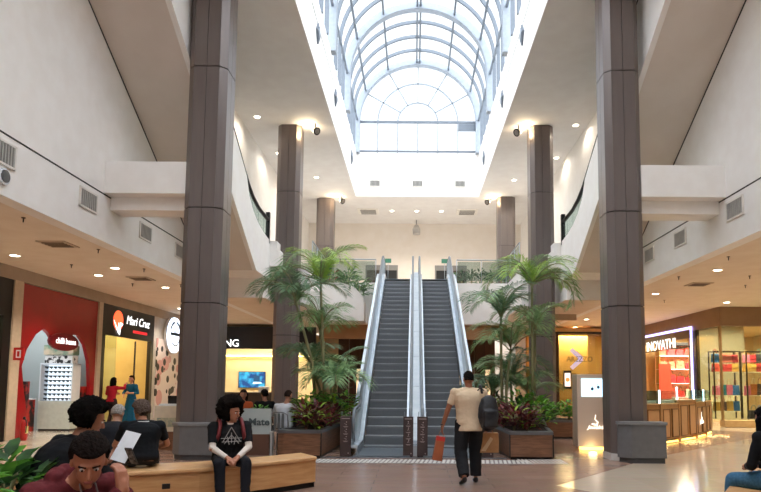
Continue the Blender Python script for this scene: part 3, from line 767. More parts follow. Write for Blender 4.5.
for az, el, L_, dr in ((.2,1.35,1.6,1.5),(2.9,.9,1.9,2.4),(3.3,.5,1.8,1.9)): frond((-2.32,14.8,4.0), az, el, L_, dr, _p, G_YOUNG if az<1 else G_PALM, random.Random(4), 44, .42, .022)
# plants along the upper floor edge
for i, (x, y, mm) in enumerate(((-3.3,24.4,0),(-2.7,24.4,0),(-2.25,24.4,1))):
    bush('balcony_plant', 'bushy green plant spilling over the curved white planter, %s' % ['left','middle','right end'][i], 'plant', (x,y,5.35 if i<2 else 4.95), .45,.4,.85,120,.35,.05,[G_PALM2,G_PALM,G_RED2] if i==0 else [G_PALM2,G_PALM],'plants on the upper floor edge left of escalators',90+i,[3,3,.7] if i==0 else [3,2])
for i in range(5):
    bush('balcony_plant', 'dark green potted plant behind the right upper railing, %s from the escalator' % ordinal(i), 'plant', (2.0+i*.42,25.5,5.66), .28,.28,.75,70,.22,.07,[G_DARK,G_PALM2],'plants behind the right upper railing',100+i)

# ------------------------------------------------------------------ long wooden bench
fr = [(-1.40,9.02),(-1.9,8.42),(-2.65,7.72),(-3.5,7.27),(-4.4,7.05),(-5.4,7.1)]
bk = [(-5.5,7.75),(-4.5,7.72),(-3.85,7.95),(-2.95,8.32),(-2.2,8.95),(-1.72,9.5)]
def inset(f, b, k): return [(x+(bx-x)*k, y+(by-y)*k) for (x,y),(bx,by) in zip(f, b[::-1])] + [(bx+(x-bx)*k, by+(y-by)*k) for (x,y),(bx,by) in zip(f[::-1], b)]
t = thing('wooden_bench', 'long curved light wood bench in the foreground left', 'bench', (-3,7.8,0))
MB().prism([V((x,y,.08)) for x,y in inset(fr,bk,.06)], (0,0,.32)).build('bench_body', WOODL, t, bevel=.01)
MB().prism([V((x,y,.40)) for x,y in inset(fr,bk,.0)], (0,0,.05)).build('seat_top', mat('bench_top_wood','#e3b682',.32,col2='#d4a06c',scale=3,stretch=(2,2,9),detail=5), t, bevel=.014)
MB().prism([V((x,y,.0)) for x,y in inset(fr,bk,.14)], (0,0,.08)).build('plinth', DARKM, t)
o = at(177,478,'z',.28); d = V((.75,.45,0)).normalized()
q = V((-2.98,7.50,.27)); d = V((.85,.45,0)).normalized()
MB().obox(q+V((.02,-.05,0)), d, (0,0,1), d.cross(V((0,0,1))), .045,.03,.012).build('socket', BLACK, t)
# planter bench in the near left corner
t = thing('planter_bench', 'wooden bench around planter in near left corner', 'bench', (-2.9,4.2,0))
MB().box(-4.2,-1.5,2.7,5.4,.38,.45).build('seat', WOODL, t); MB().box(-4.1,-1.6,2.8,5.3,0,.38).build('bench_body', WOODL, t)
MB().box(-3.85,-2.65,3.6,5.0,.45,.62).build('planter_rim', RIM, t)
for i, (x, y, h) in enumerate(((-2.98,4.0,.62),(-3.3,4.1,.6),(-2.95,4.5,.55),(-3.5,4.6,.7),(-3.2,4.75,.6))):
    bush('peace_lily', 'dark glossy broad leaved plant in near left corner, %s' % ['closest to man in maroon hoodie','leftmost in frame','behind the nearest one','far left behind the others','rearmost'][i], 'plant', (x,y,.6), .26,.26,h*.75,60,.22,.10,[G_DARK,G_BUSH],'plants in the near left corner',120+i,[2,1.2])
# bench in the near right corner
t = thing('planter_bench', 'wooden bench corner at lower right picture edge under woman', 'bench', (4.0,6.0,0))
pb = [(2.9,5.9),(3.45,6.75),(4.6,7.1),(5.6,6.6),(5.6,4.6),(3.2,4.6)]
MB().prism([V((x,y,.40)) for x,y in pb],(0,0,.05)).build('seat', WOODL, t, bevel=.012); MB().prism([V((4.2+(x-4.2)*.95,5.9+(y-5.9)*.95,0)) for x,y in pb],(0,0,.40)).build('bench_body', WOODL, t)
MB().box(3.75,5.2,4.9,5.95,.45,.6).build('planter_rim', RIM, t)
for i,(x,y) in enumerate(((3.85,5.75),(4.2,5.4))):
    bush('peace_lily','bright green leafy plant at lower right picture edge, %s'%['in front of seated woman','behind, further right'][i],'plant',(x,y,.52),.30,.26,.42,45,.2,.1,[G_BUSH,G_LIME],None,130+i)

# ------------------------------------------------------------------ left shops
XS = -10.3
LETTER = emis('letter_white','#ffffff',1.3)
bk_ = MB().box(XS-.1,XS+.05,10,30.4,4.1,ZF)
struct(bk_, 'trim_6', mat('bulkhead_tan','#b3a596',.6,col2='#ab9c8c',scale=2))
# black cafe-style shop at the left edge
def room(name, x0, x1, y0, y1, z1, wm, open_side, cm=None):
    m = MB(); e = .06
    if open_side != 'x1': m.box(x1-e,x1,y0,y1,0,z1)
    if open_side != 'x0': m.box(x0,x0+e,y0,y1,0,z1)
    if open_side != 'y0': m.box(x0,x1,y0,y0+e,0,z1)
    if open_side != 'y1': m.box(x0,x1,y1-e,y1,0,z1)
    struct(m, 'wall_'+name, wm)
    struct(MB().box(x0,x1,y0,y1,z1,z1+.05), 'ceiling_'+name, cm or wm)
def area(x, y, z, sx, sy, watt, col=(1,.9,.75), parent=None):
    t = thing('ceiling_panel_light', 'flat ceiling light panel inside '+parent, 'ceiling light', (x,y,z), 'shop ceiling panels')
    MB().box(x-sx/2,x+sx/2,y-sy/2,y+sy/2,z-.03,z).build('panel_frame', TRIMW, t)
    l = bpy.data.lights.new('light','AREA'); l.shape='RECTANGLE'; l.size=sx*.9; l.size_y=sy*.9; l.energy=watt; l.color=col
    o = bpy.data.objects.new('light', l); COL.objects.link(o); o.parent=t; o.location=(0,0,-.05)
    c = [min(1,q**(1/2.2)) for q in col]; MB().box(x-sx*.45,x+sx*.45,y-sy*.45,y+sy*.45,z-.04,z-.03).build('diffuser', emis('panel_'+parent.replace(' ','_')[:18], '#%02x%02x%02x' % tuple(int(255*q) for q in c), 3), t)
room('shop_dark', -13.5, XS-.12, 11.5, 15.5, 4.1, mat('dark_shop_wall','#4a3627',.6), 'x1')
t = thing('shop_front', 'black shopfront frame at the left picture edge', 'shopfront', (XS,13.5,0))
MB().box(XS-.1,XS+.02,11.5,15.5,3.15,4.1).build('fascia', BLACK, t); MB().box(XS-.1,XS+.02,15.2,15.5,0,3.15).box(XS-.1,XS+.02,13.9,14.05,0,3.15).build('jamb', BLACK, t)
MB().box(XS-.05,XS-.04,14.05,15.2,0,3.15).build('glass_pane', GLASSP, t)
for i in range(3):
    q = thing('picture_panel','small amber framed panel inside the dark shop, %s'%['lowest','middle','highest'][i],'picture',(-11.2,14.7,1.3+i*.62),'amber panels in the dark shop')
    MB().box(-11.22,-11.18,14.45,14.95,1.3+i*.62,1.8+i*.62).build('picture_frame', DARKM, q); MB().box(-11.18,-11.17,14.49,14.91,1.34+i*.62,1.76+i*.62).build('picture_face', emis('amber_face','#d08a3a',.9), q)
MB().box(-11.3,-11.22,14.2,15.2,0,3.2); area(-11.8,14.0,4.05,1,1.5,60,(1,.7,.4),'dark edge shop')
struct(MB().box(XS-.15,XS+.06,15.5,15.86,0,4.1), 'trim_7', mat('beige_pillar','#cbb9a4',.5))
struct(MB().box(XS-.15,XS+.06,19.74,19.98,0,4.1), 'trim_8', mat('beige_pillar','#cbb9a4',.5))
# fire sign + extinguisher
t = thing('fire_hose_sign', 'small red fire equipment sign with white symbol on beige pillar', 'sign', (XS+.3,15.62,2.0))
MB().box(XS+.06,XS+.32,15.60,15.64,2.04,2.36).build('sign_plate', mat('fire_red','#c22222',.4), t)
MB().box(XS+.13,XS+.25,15.59,15.60,2.1,2.3).build('symbol', WHITEM, t)
MB().box(XS+.16,XS+.22,15.585,15.59,2.13,2.27).build('symbol_core', mat('fire_red','#c22222',.4), t)
t = thing('fire_extinguisher', 'red fire extinguisher standing by pillar left of red shop', 'extinguisher', (XS+.35,15.75,0))
MB().tube([(XS+.35,15.75,z) for z in (0,.03,.42,.5,.53)],[.07,.085,.085,.05,.025],12).build('cylinder', mat('fire_red','#c22222',.3), t)
MB().tube([(XS+.35,15.75,.53),(XS+.35,15.75,.6)],.03,8).build('valve', DARKM, t)
MB().tube([(XS+.38,15.72,.58),(XS+.46,15.68,.45),(XS+.45,15.68,.2)],.012,6).build('hose', BLACK, t)
MB().box(XS+.42,XS+.435,15.70,15.80,.18,.36).build('label_plate', mat('pale_yellow','#e0d58a',.5), t)

# red eyewear shop
RED = mat('glossy_red','#a3141c',.32,col2='#970f18',scale=2,coat=.3)
room('shop_eyewear', -13.0, XS-.1, 15.9, 19.7, 4.05, mat('tiled_white','#a9b2b2',.4,col2='#929c9d',kind='stripe',scale=3,stretch=(0,2,0)), 'x1')
op_l = [(29,434),(26,405),(24,391),(22,369),(27,352),(36,337),(44,331),(49,336),(52,341)]
op_r = [(66,341),(74,337),(79,338),(85,347),(89,364),(90,388),(89,427)]
PL = [at(a,b,'x',XS) for a,b in op_l]; PR = [at(a,b,'x',XS) for a,b in op_r]
PL[0].z = 0; PR[-1].z = 0; ym = (PL[-1].y+PR[0].y)/2
t = thing('shop_front', 'red eyewear shopfront with bean-shaped arched opening', 'shopfront', (XS,17.8,0))
ztop = 4.08
left = [V((XS,15.86,0)),V((XS,15.86,ztop)),V((XS,ym,ztop)),V((XS,ym,(PL[-1].z+PR[0].z)/2))]+PL[::-1]
right = [V((XS,ym,(PL[-1].z+PR[0].z)/2)),V((XS,ym,ztop)),V((XS,19.74,ztop)),V((XS,19.74,0))]+PR[::-1]
MB().prism([p for p in left],(-.1,0,0)).prism([p for p in right],(-.1,0,0)).build('red_facade', RED, t)
c = at(63,344.5,'x',XS); n = 24
MB().add([V((XS+.06,c.y+.74*math.cos(2*PI*i/n),c.z+.26*math.sin(2*PI*i/n))) for i in range(n)]+[V((XS-.02,c.y+.74*math.cos(2*PI*i/n),c.z+.26*math.sin(2*PI*i/n))) for i in range(n)],[tuple(range(n))]+[(i,(i+1)%n,(i+1)%n+n,i+n) for i in range(n)]).build('oval_sign', mat('sign_dark_red','#7d0f1e',.3), t)
text_obj('chilli beans','sign_lettering',LETTER,t,(XS+.065,c.y+.06,c.z-.06),(0,1,0),(0,0,1),.17,.006,width=1.02)
MB().prism([V((XS-.02,c.y-.6,c.z+.15)),V((XS-.02,c.y-.45,c.z+.42)),V((XS-.02,c.y,c.z+.30)),V((XS-.02,c.y+.45,c.z+.36)),V((XS-.02,c.y+.6,c.z+.15)),V((XS-.02,c.y,c.z+.2))],(-.03,0,0)).build('sign_backing', mat('pale_green_grey','#c9cfc2',.4), t)
# display cabinet
t = thing('display_cabinet', 'pale cabinet with rows of sunglasses inside red shop', 'cabinet', (-10.95,19.0,0))
CA, CB, CF = -11.46, -10.45, 18.75
MB().box(CA+.03,CB-.03,CF+.03,CF+.45,0,.06).build('plinth', BLACK, t)
MB().box(CA,CB,CF,CF+.45,.06,.90).build('cabinet_body', mat('cabinet_grey','#c9cfc4',.4), t)
m = MB().box(CA,CB,CF+.40,CF+.45,.90,2.05); m.box(CA,CA+.04,CF,CF+.40,.9,2.05); m.box(CB-.04,CB,CF,CF+.40,.9,2.05); m.box(CA,CB,CF,CF+.45,2.02,2.06)
dc = m.build('display_case', WHITEM, t)
MB().box(CA+.04,CB-.04,CF+.39,CF+.40,.92,2.01).build('lit_backing', emis('case_glow','#e6f0f6',.8), dc)
for i in range(8): MB().box(CA+.04,CB-.04,CF+.12,CF+.39,.917+i*.138,.923+i*.138).build('shelf', WHITEM, dc)
MB().box(CA+.05,CB-.05,CF+.05,CF+.40,2.32,2.62).build('picture_header', mat('header_picture','#6f8f78',.5,col2='#c9b9a0',scale=4,detail=5,contrast=(.4,.6)), t)
MB().box(CA+.08,CB-.08,CF+.08,CF+.40,2.06,2.30).build('photo_strip', mat('photo_strip','#e9ebea',.4,col2='#25282a',scale=9,contrast=(.5,.55)), t)
FR = mat('eyewear_frame','#20262c',.3)
proto = None
for rr in range(8):
    for cc in range(7):
        x = CA+.11+cc*.132; z = .924+rr*.138
        if proto is None:
            mb = MB(); y = CF+.16
            for s in (-1,1):
                mb.prism([(s*.010,y,.075),(s*.056,y,.075),(s*.055,y,.040),(s*.036,y,.020),(s*.014,y,.030)],(0,.012,0))
                mb.box(s*.052,s*.058,y,y+.13,.060,.070)
            mb.box(-.056,.056,y-.002,y+.012,.064,.077); mb.box(-.01,.01,y+.002,y+.05,0,.066)
            proto = mb.build('sunglasses', FR); base = proto; o = proto; o.location = (x, o.location.y, z)
        else:
            o = base.copy(); COL.objects.link(o); o.location = (x, base.location.y, z)
        tag(o, 'pair of dark sunglasses in the cabinet, %s row from bottom, %s from left' % (ordinal(rr), ordinal(cc)), 'sunglasses', 'sunglasses in the display cabinet')
SWIRL = mat('swirl_print','#b5281c',.45,col2='#231312',scale=3.2,detail=5,contrast=(.45,.55))
t = thing('display_counter', 'red and black swirl printed counter inside the red shop, left side', 'counter', (-10.9,16.9,0))
MB().box(-12.0,-11.52,18.1,18.7,0,.95).build('counter_body', SWIRL, t); MB().box(-12.02,-11.50,18.08,18.72,.95,.99).build('counter_top', WHITEM, t)
tag(MB().box(-10.72,-10.44,19.28,19.62,0,1.35).build('swirl_stand', SWIRL), 'swirl printed red panel right of the sunglasses cabinet', 'panel')
tag(MB().box(-11.32,-11.12,17.6,17.75,0,1.5).build('swirl_pillar', SWIRL), 'red and black swirl printed post at left of red shop opening', 'panel')
area(-11.7,17.8,4.03,1.4,2.6,34,(.92,.97,1),'red eyewear shop')

# black beauty shop
GOLD = mat('ochre_wall','#c9b06c',.6,col2='#c0a561',scale=2)
room('shop_beauty', -13.2, XS-.08, 20.05, 23.9, 4.0, GOLD, 'x1')
t = thing('shop_front', 'black framed beauty shopfront with ochre interior', 'shopfront', (XS,22,0))
MB().box(XS-.1,XS+.04,19.98,24.0,3.07,4.12).build('fascia', BLACK, t)
for y in (19.98, 23.75): MB().box(XS-.1,XS+.04,y,y+.25,0,3.07).build('jamb', BLACK, t)
MB().box(XS-.06,XS-.05,20.3,21.2,0,3.07).build('glass_pane', GLASSP, t); MB().box(XS-.07,XS-.03,22.6,22.66,0,3.0).build('door_stile', DARKM, t)
c = V((XS+.045,21.05,3.62))
MB().disc(c,(1,0,0),.34,.02,24).build('sign_disc', emis('disc_orange','#f0532e',1.6), t)
mb = MB()
mb.prism([c+V((.012,-.34,.0)),c+V((.012,-.05,-.30)),c+V((.012,.02,-.06)),c+V((.012,.08,-.34)),c+V((.012,.14,-.05)),c+V((.012,.34,-.1)),c+V((.012,.16,-.22)),c+V((.012,.12,-.5)),c+V((.012,-.02,-.42)),c+V((.012,-.2,-.22))],(.01,0,0))
mb.build('sign_bird', LETTER, t)
text_obj('Mari Cruz','sign_lettering',LETTER,t,(XS+.05,22.62,3.56),(0,1,0),(0,0,1),.31,.008,width=1.9,shear=.25)
MB().box(XS+.04,XS+.055,22.2,23.35,3.28,3.38).build('sign_strip', emis('strip_red','#c8202a',.8), t)
area(-11.8,22.0,3.98,1.4,2.6,70,(1,.85,.6),'beauty shop')
MB2 = MB().box(-12.6,-12.1,21.0,22.6,0,.9)
tag(MB2.build('make_up_counter', mat('counter_cream','#d9c9a6',.4)), 'low cream counter inside the ochre beauty shop', 'counter')

# wall with cow-spot print and the round sign
def spots(name):
    m = mat(name,'#f2e9e6',.5,col2='#1d1a1b',kind='voronoi',scale=2.3)
    N = m.node_tree.nodes; L = m.node_tree.links
    r = [x for x in N if x.type=='VALTORGB'][0]; v = [x for x in N if x.type=='TEX_VORONOI'][0]
    e = r.color_ramp.elements; e[0].position=.0; e[0].color=lin('#1d1a1b'); e[1].position=.34; e[1].color=lin('#f2e6e4'); r.color_ramp.interpolation='CONSTANT'
    v2 = N.new('ShaderNodeTexVoronoi'); v2.inputs['Scale'].default_value=1.15; r2 = N.new('ShaderNodeValToRGB'); r2.color_ramp.interpolation='CONSTANT'
    r2.color_ramp.elements[0].color=lin('#e7b9bd'); r2.color_ramp.elements[1].position=.36; r2.color_ramp.elements[1].color=(1,1,1,1)
    mp = [x for x in N if x.type=='MAPPING'][0]; L.new(mp.outputs['Vector'], v2.inputs['Vector']); L.new(v2.outputs['Distance'], r2.inputs['Fac'])
    mx = N.new('ShaderNodeMix'); mx.data_type='RGBA'; mx.blend_type='MULTIPLY'; mx.inputs['Factor'].default_value=1
    L.new(r.outputs['Color'], mx.inputs['A']); L.new(r2.outputs['Color'], mx.inputs['B']); L.new(mx.outputs['Result'], N['Principled BSDF'].inputs['Base Color'])
    return m
struct(MB().box(XS-.2,XS,24.0,30.5,0,4.1), 'wall_shop_left', mat('pale_grey_wall','#c9c6c2',.5))
tag(MB().box(XS,XS+.03,24.35,29.5,.1,3.25).build('spotted_mural', spots('spot_print')), 'white wall panel printed with black and pink spots', 'panel')
t = thing('round_sign', 'round illuminated white sign with dark blue emblem on left wall', 'sign', (XS,26.1,2.9))
c = at(174,337,'x',XS+.16); 
MB().disc(c-V((.06,0,0)),(1,0,0),.76,.12,36).build('sign_box', WHITEM, t)
MB().disc(c+V((.05,0,0)),(1,0,0),.74,.02,36).build('sign_face', emis('sign_face_white','#e6f2ff',1.5), t)
NAVY = mat('emblem_navy','#33507a',.4)
for a0, a1 in ((25,80),(100,155),(205,335)):
    mb = MB(); r0, r1 = (.50,.60) if a1 < 200 else (.42,.48)
    for i in range(10):
        a, b = R(a0+(a1-a0)*i/10), R(a0+(a1-a0)*(i+1)/10)
        mb.prism([c+V((.062,r*math.cos(q),r*math.sin(q))) for r,q in ((r0,a),(r1,a),(r1,b),(r0,b))],(.01,0,0))
    mb.build('emblem_arc', NAVY, t)
mb = MB().box(c.x+.062,c.x+.07,c.y-.52,c.y+.52,c.z-.02,c.z+.10)
for q in (-.3,-.15,0,.15,.3): mb.box(c.x+.062,c.x+.07,c.y+q-.03,c.y+q+.03,c.z-.02,c.z+.34-abs(q))
mb.build('emblem_bar', NAVY, t)
# kiosk with display case behind the left front column
t = thing('snack_kiosk', 'cream snack kiosk with glass case between the column and old man', 'kiosk', (-5.4,13.9,0))
MB().box(-5.70,-4.9,13.7,14.7,0,.42).build('base_panel', WOODB, t); MB().box(-5.75,-4.85,13.65,14.75,.42,.98).build('case_body', mat('kiosk_cream','#e6dcc6',.4), t)
MB().box(-5.68,-4.95,13.64,13.66,.52,.72).build('shelf_window', mat('case_window','#8d9c94',.2,col2='#cfc9a8',scale=12), t)
MB().box(-5.70,-5.3,13.75,14.0,.98,1.02).build('tray', WHITEM, t)
tag(MB().box(-5.62,-5.27,14.05,14.08,.98,1.2).build('monitor', BLACK), 'dark monitor standing on the cream snack kiosk', 'monitor')

# ------------------------------------------------------------------ electronics shop at the back left
room('shop_electronics', -11.5, -4.95, 30.6, 34.6, 3.9, mat('shop_cream','#ecdcb4',.6,col2='#e6d4a8',scale=2), 'y0')
t = thing('shop_front', 'black fascia of the electronics shop at the rear left', 'shopfront', (-7.9,30.4,3.1))
MB().box(-11.4,-4.9,30.3,30.55,3.18,4.28).build('fascia', BLACK, t)
text_obj('SAMSUNG','sign_lettering',LETTER,t,(-8.72-1.1,30.28,3.28),(1,0,0),(0,0,1),.36,.03,width=2.2)
t = thing('television', 'wall television with blue picture inside the electronics shop', 'television', (-9.05,34.4,1.2))
MB().box(-9.85,-8.35,34.42,34.5,1.2,2.12).build('bezel', BLACK, t)
m = bpy.data.materials.new('screen_picture'); m.use_nodes=True; N=m.node_tree.nodes; L=m.node_tree.links
tc=N.new('ShaderNodeTexCoord'); nz=N.new('ShaderNodeTexNoise'); nz.inputs['Scale'].default_value=2.2; rp=N.new('ShaderNodeValToRGB'); e=rp.color_ramp.elements; e[0].position=.4; e[0].color=lin('#0b3f78'); e[1].position=.62; e[1].color=lin('#3fb4dd')
L.new(tc.outputs['Object'],nz.inputs['Vector']); L.new(nz.outputs['Fac'],rp.inputs['Fac']); L.new(rp.outputs['Color'],N['Principled BSDF'].inputs['Emission Color']); N['Principled BSDF'].inputs['Emission Strength'].default_value=1.1; N['Principled BSDF'].inputs['Base Color'].default_value=(0,0,0,1)
MB().box(-9.82,-8.38,34.41,34.42,1.23,2.09).build('screen', m, t)
mb = MB().box(-9.0,-8.65,34.40,34.41,1.55,1.9); mb.build('laptop_picture', emis('lap_dark','#123a5c',.8), t); MB().prism([(-9.05,34.40,1.42),(-8.5,34.40,1.46),(-8.65,34.40,1.54),(-9.0,34.40,1.54)],(0,.01,0)).build('keyboard_picture', emis('lap_light','#a9d8ee',1), t)
t = thing('service_counter', 'dark service counter below the blue television', 'counter', (-8.5,31.9,0))
MB().box(-10.6,-6.4,31.8,32.4,0,.95).build('counter_body', mat('counter_dark','#3b2f2a',.4), t); MB().box(-10.65,-6.35,31.75,32.45,.95,1.0).build('counter_top', mat('counter_top','#5a4a40',.3), t)
tag(MB().box(-8.1,-7.6,32.0,32.3,1.0,1.3).build('printer', WHITEM, None, .02), 'white boxy printer on the dark service counter', 'printer')
struct(MB().box(-11.4,-4.9,34.2,34.5,3.0,3.9).box(-11.4,-4.9,34.5,34.55,2.8,3.0), 'trim_9', mat('shop_cream','#ecdcb4',.6))
t = thing('cove_light','long warm cove light along the electronics shop wall','light strip',(-8.2,34.1,3.0))
MB().box(-11.2,-5.1,34.1,34.16,2.96,3.0).build('light_tube', emis('cove_glow','#ffedA0',7), t)
area(-8.0,32.2,3.88,4.5,1.2,130,(1,.93,.78),'electronics shop')
# side wall of electronics shop / passage left of bridge
struct(MB().box(-4.95,-3.9,31.6,31.9,0,4.3), 'wall_pier_left', mat('cream_pier','#e2cfa6',.6))
for i,(x,w_) in enumerate(((-3.4,.5),(-2.0,.6),(3.2,.5),(1.9,.5))):
    struct(MB().box(x-w_/2,x+w_/2,29.5,30.0,0,3.95),'trim_%d'%(10+i), mat('dark_post','#4b3527',.5))
for i,(x0,x1) in enumerate(((-3.0,-2.4),(2.3,2.9),(3.5,4.0))):
    t = sroot('window_%d'%(2+i), ((x0+x1)/2,31.55,.9)); MB().box(x0,x1,31.55,31.6,.9,2.3).build('window_frame', DARKM, t); MB().box(x0+.05,x1-.05,31.54,31.55,.95,2.25).build('lit_pane', emis('lit_amber','#e9c79a',.9), t)
# ------------------------------------------------------------------ right side shops
GOLDW = mat('gold_wall','#d2a35a',.5,col2='#c4944b',scale=2)
room('boutique', 5.6, 11.1, 30.5, 33.6, 4.2, GOLDW, 'y0')
t = thing('shop_front', 'beige boutique front with dark frame at rear right', 'shopfront', (8.3,30.2,0))
MB().box(5.5,11.2,30.15,30.35,4.1,4.3).build('fascia', mat('boutique_tan','#c9a06a',.5), t); MB().box(5.5,11.2,30.1,30.2,4.02,4.12).build('head_frame', DARKM, t)
for x in (5.85,7.02): MB().box(x,x+.14,30.1,30.3,0,4.02).build('mullion', mat('bronze','#3d2c1e',.4,metal=.4), t)
MB().box(7.16,11.1,30.19,30.21,0,4.02).build('glass_pane', GLASSP, t)
MB().box(7.2,8.9,31.2,31.26,0,4.0).build('tan_screen', mat('tan_screen','#c08d48',.5,col2='#b5813d',scale=1.5), t)
text_obj('AREZZO','sign_lettering',mat('letter_dark','#15100e',.4),t,(8.17,30.08,2.64),(1,0,0),(0,0,1),.26,.03,width=1.28)
for k_, (dz, sc) in enumerate(((0,.85),(0,.5))):
    mb = MB(); c = V((8.02,30.17,2.78))
    for s in (-1,1): mb.bar(c+V((-.28*sc,0,s*.55*sc)), c+V((.36*sc,0,0)), .03, .24*sc if k_==0 else .12*sc)
    mb.build('sign_chevron', emis('chevron_lilac' if k_==0 else 'chevron_blue','#cfc3d8' if k_==0 else '#a29ec4',.35), t)
t = thing('wall_poster', 'black framed backlit poster on the boutique wall', 'poster', (7.55,30.1,1.3))
MB().box(7.36,7.74,30.02,30.1,1.3,2.2).build('poster_frame', BLACK, t); MB().box(7.41,7.69,30.01,30.02,1.42,2.08).build('poster_face', emis('poster_face','#e8d9cc',.9), t)
MB().disc((7.55,30.005,1.75),(0,1,0),.1,.01,16).build('poster_spot', emis('poster_orange','#e07a40',.9), t)
area(8.4,30.9,4.15,3,.6,260,(1,.75,.42),'beige boutique')

# bag shop: side opening with lit frame + corner display window
XB = 11.3
BWN = mat('brown_fascia','#94785d',.55,col2='#8c7056',scale=2)
struct(MB().prism([(XB,30.5,3.72),(XB,22.4,3.72),(18,22.4,3.72),(18,22.7,3.72),(XB+.3,22.7,3.72),(XB+.3,30.5,3.72)],(0,0,ZF-3.72-.002)), 'trim_20', BWN)
SAND = mat('sand_wall','#cdb07a',.55,col2='#c4a56c',scale=2)
struct(MB().box(XB+.3,17.5,31.2,31.4,0,4.2).box(17.4,17.6,22.7,31.2,0,4.2), 'wall_bag_shop', SAND)
struct(MB().box(XB+.3,17.4,22.8,31.2,4.0,4.1), 'ceiling_bag_shop', SAND)
struct(MB().box(XB+.3,13.9,25.6,25.75,0,4.0), 'wall_window_back', mat('sand_pale','#cdb88c',.55))
t = thing('shop_front', 'bag shop side opening framed by a violet glowing strip', 'shopfront', (XB,27.5,0))
MB().box(XB-.04,XB+.1,24.3,24.75,0,3.72).build('jamb', mat('bronze','#3d2c1e',.4,metal=.4), t)
NEON = emis('neon_violet','#b9b4ff',1.8)
MB().box(XB-.08,XB-.04,24.6,24.72,0,3.82).build('neon_post', NEON, t); MB().box(XB-.08,XB-.04,24.6,30.4,3.80,3.90).build('neon_header', NEON, t)
MB().box(XB-.04,XB+.02,24.72,30.4,3.45,3.80).build('header_panel', mat('header_bronze','#6a5540',.5), t)
text_obj('INOVATHI','sign_lettering',LETTER,t,(XB-.07,27.75,3.12),(0,-1,0),(0,0,1),.44,.008,width=3.2)
MB().box(XB-.01,XB+.02,24.8,30.4,3.08,3.12).build('sign_rail', DARKM, t)
t = thing('shop_front', 'bag shop corner display window above sandy stone ledge', 'shopfront', (14,22.5,0))
MB().box(XB,17.5,22.3,22.7,.02,.26).build('window_ledge', mat('sand_stone','#c9a878',.5,col2='#bd9b6b',scale=5), t)
for x in (XB-.02, 13.6, 16.0): MB().box(x,x+.08,22.45,22.53,.26,3.72).build('mullion', mat('champagne','#a98d62',.3,metal=.6), t)
MB().box(XB+.06,17.4,22.48,22.50,.26,3.72).build('glass_pane', GLASSP, t)
MB().box(XB-.02,XB,22.5,24.3,.26,3.72).build('glass_return', GLASSP, t)

# bags
BC = ['#c23a34','#d9523f','#b02a30','#e0705a','#8f2430','#d8a14a','#2d6f73','#3f6fa0','#e2d5c0','#6b4a3a','#d66a7a','#33302f','#b8b04a','#c96b2a']
BM = [mat('bag_leather_%s' % ['red','coral','crimson','salmon','wine','mustard','teal','blue','cream','brown','pink','black','olive','orange'][i], c, .4, col2=c, scale=5, bump=.02) for i, c in enumerate(BC)]
BN = ['red','coral','crimson','salmon','wine','mustard','teal','blue','cream','brown','pink','black','olive','orange']
PB = {}
def bag(x, y, z, k, label, group, sc=1.0, w=.30, h=.22, tall=1.0):
    """handbag: tapered body, flap and arched handle"""
    if k not in PB:
        t = thing('handbag', label, 'bag', (0,0,0), group)
        r1 = [V((a,b,0)) for a,b in ((-w/2,-.06),(w/2,-.06),(w/2,.06),(-w/2,.06))]; r2 = [V((a,b,h)) for a,b in ((-w*.42,-.035),(w*.42,-.035),(w*.42,.035),(-w*.42,.035))]
        MB().loft([r1,r2],0,False).build('bag_body', BM[k], t, bevel=.015)
        MB().tube([(w*.22*math.cos(R(a)),0,h-.01+.13*math.sin(R(a))) for a in range(0,181,20)],.008,5).build('handle', BM[(k+9)%14], t)
        MB().prism([V((-w*.4,-.062,h*.98)),V((w*.4,-.062,h*.98)),V((w*.3,-.068,h*.5)),V((-w*.3,-.068,h*.5))],(0,.01,0)).build('flap', BM[k], t)
        PB[k] = t; o = t
    else: o = copy_tree(PB[k])
    o.location = (x,y,z); o.scale = (sc,sc,sc*tall); tag(o, label, 'bag', group)
    return o
r = random.Random(5)
t = thing('shelf_unit', 'white shelves of red bags behind the violet lit opening', 'shelving', (13.0,29.9,0))
SX0, SX1 = 11.95, 14.6
for z in (.95,1.62,2.30,2.95): MB().box(SX0,SX1,29.7,30.15,z-.03,z).build('shelf', WHITEM, t)
MB().box(SX0,SX1,30.15,30.2,0,3.6).build('back_panel', mat('shelf_back','#e0a88c',.5), t)
MB().box(SX0,SX1,29.6,30.2,3.45,3.6).build('dark_header', DARKM, t)
for x in (SX0, SX1-.04): MB().box(x,x+.04,29.7,30.15,0,3.45).build('upright', mat('gold_metal','#b89556',.3,metal=.8), t)
for zi, z in enumerate((.95,1.62,2.30,2.95)):
    for i in range(6):
        k = r.choice([0,1,2,3,4,0,1,2]) if zi else r.choice([6,8,5,9,0,1])
        bag(SX0+.22+i*.43, 29.9, z+.001, k, '%s handbag on white shelves behind lit opening, %s shelf up, %s from left' % (BN[k], ordinal(zi), ordinal(i)), 'bags on the white shelves', r.uniform(1.15,1.4), tall=r.uniform(1.1,1.4))
tag(MB().box(11.42,11.95,28.4,28.46,.8,2.5).build('poster_board', emis('poster_red','#d8432f',.7)), 'red sale poster with white marks inside the bag shop', 'poster')
o = [x for x in COL.objects if x.name=='poster_board'][0]
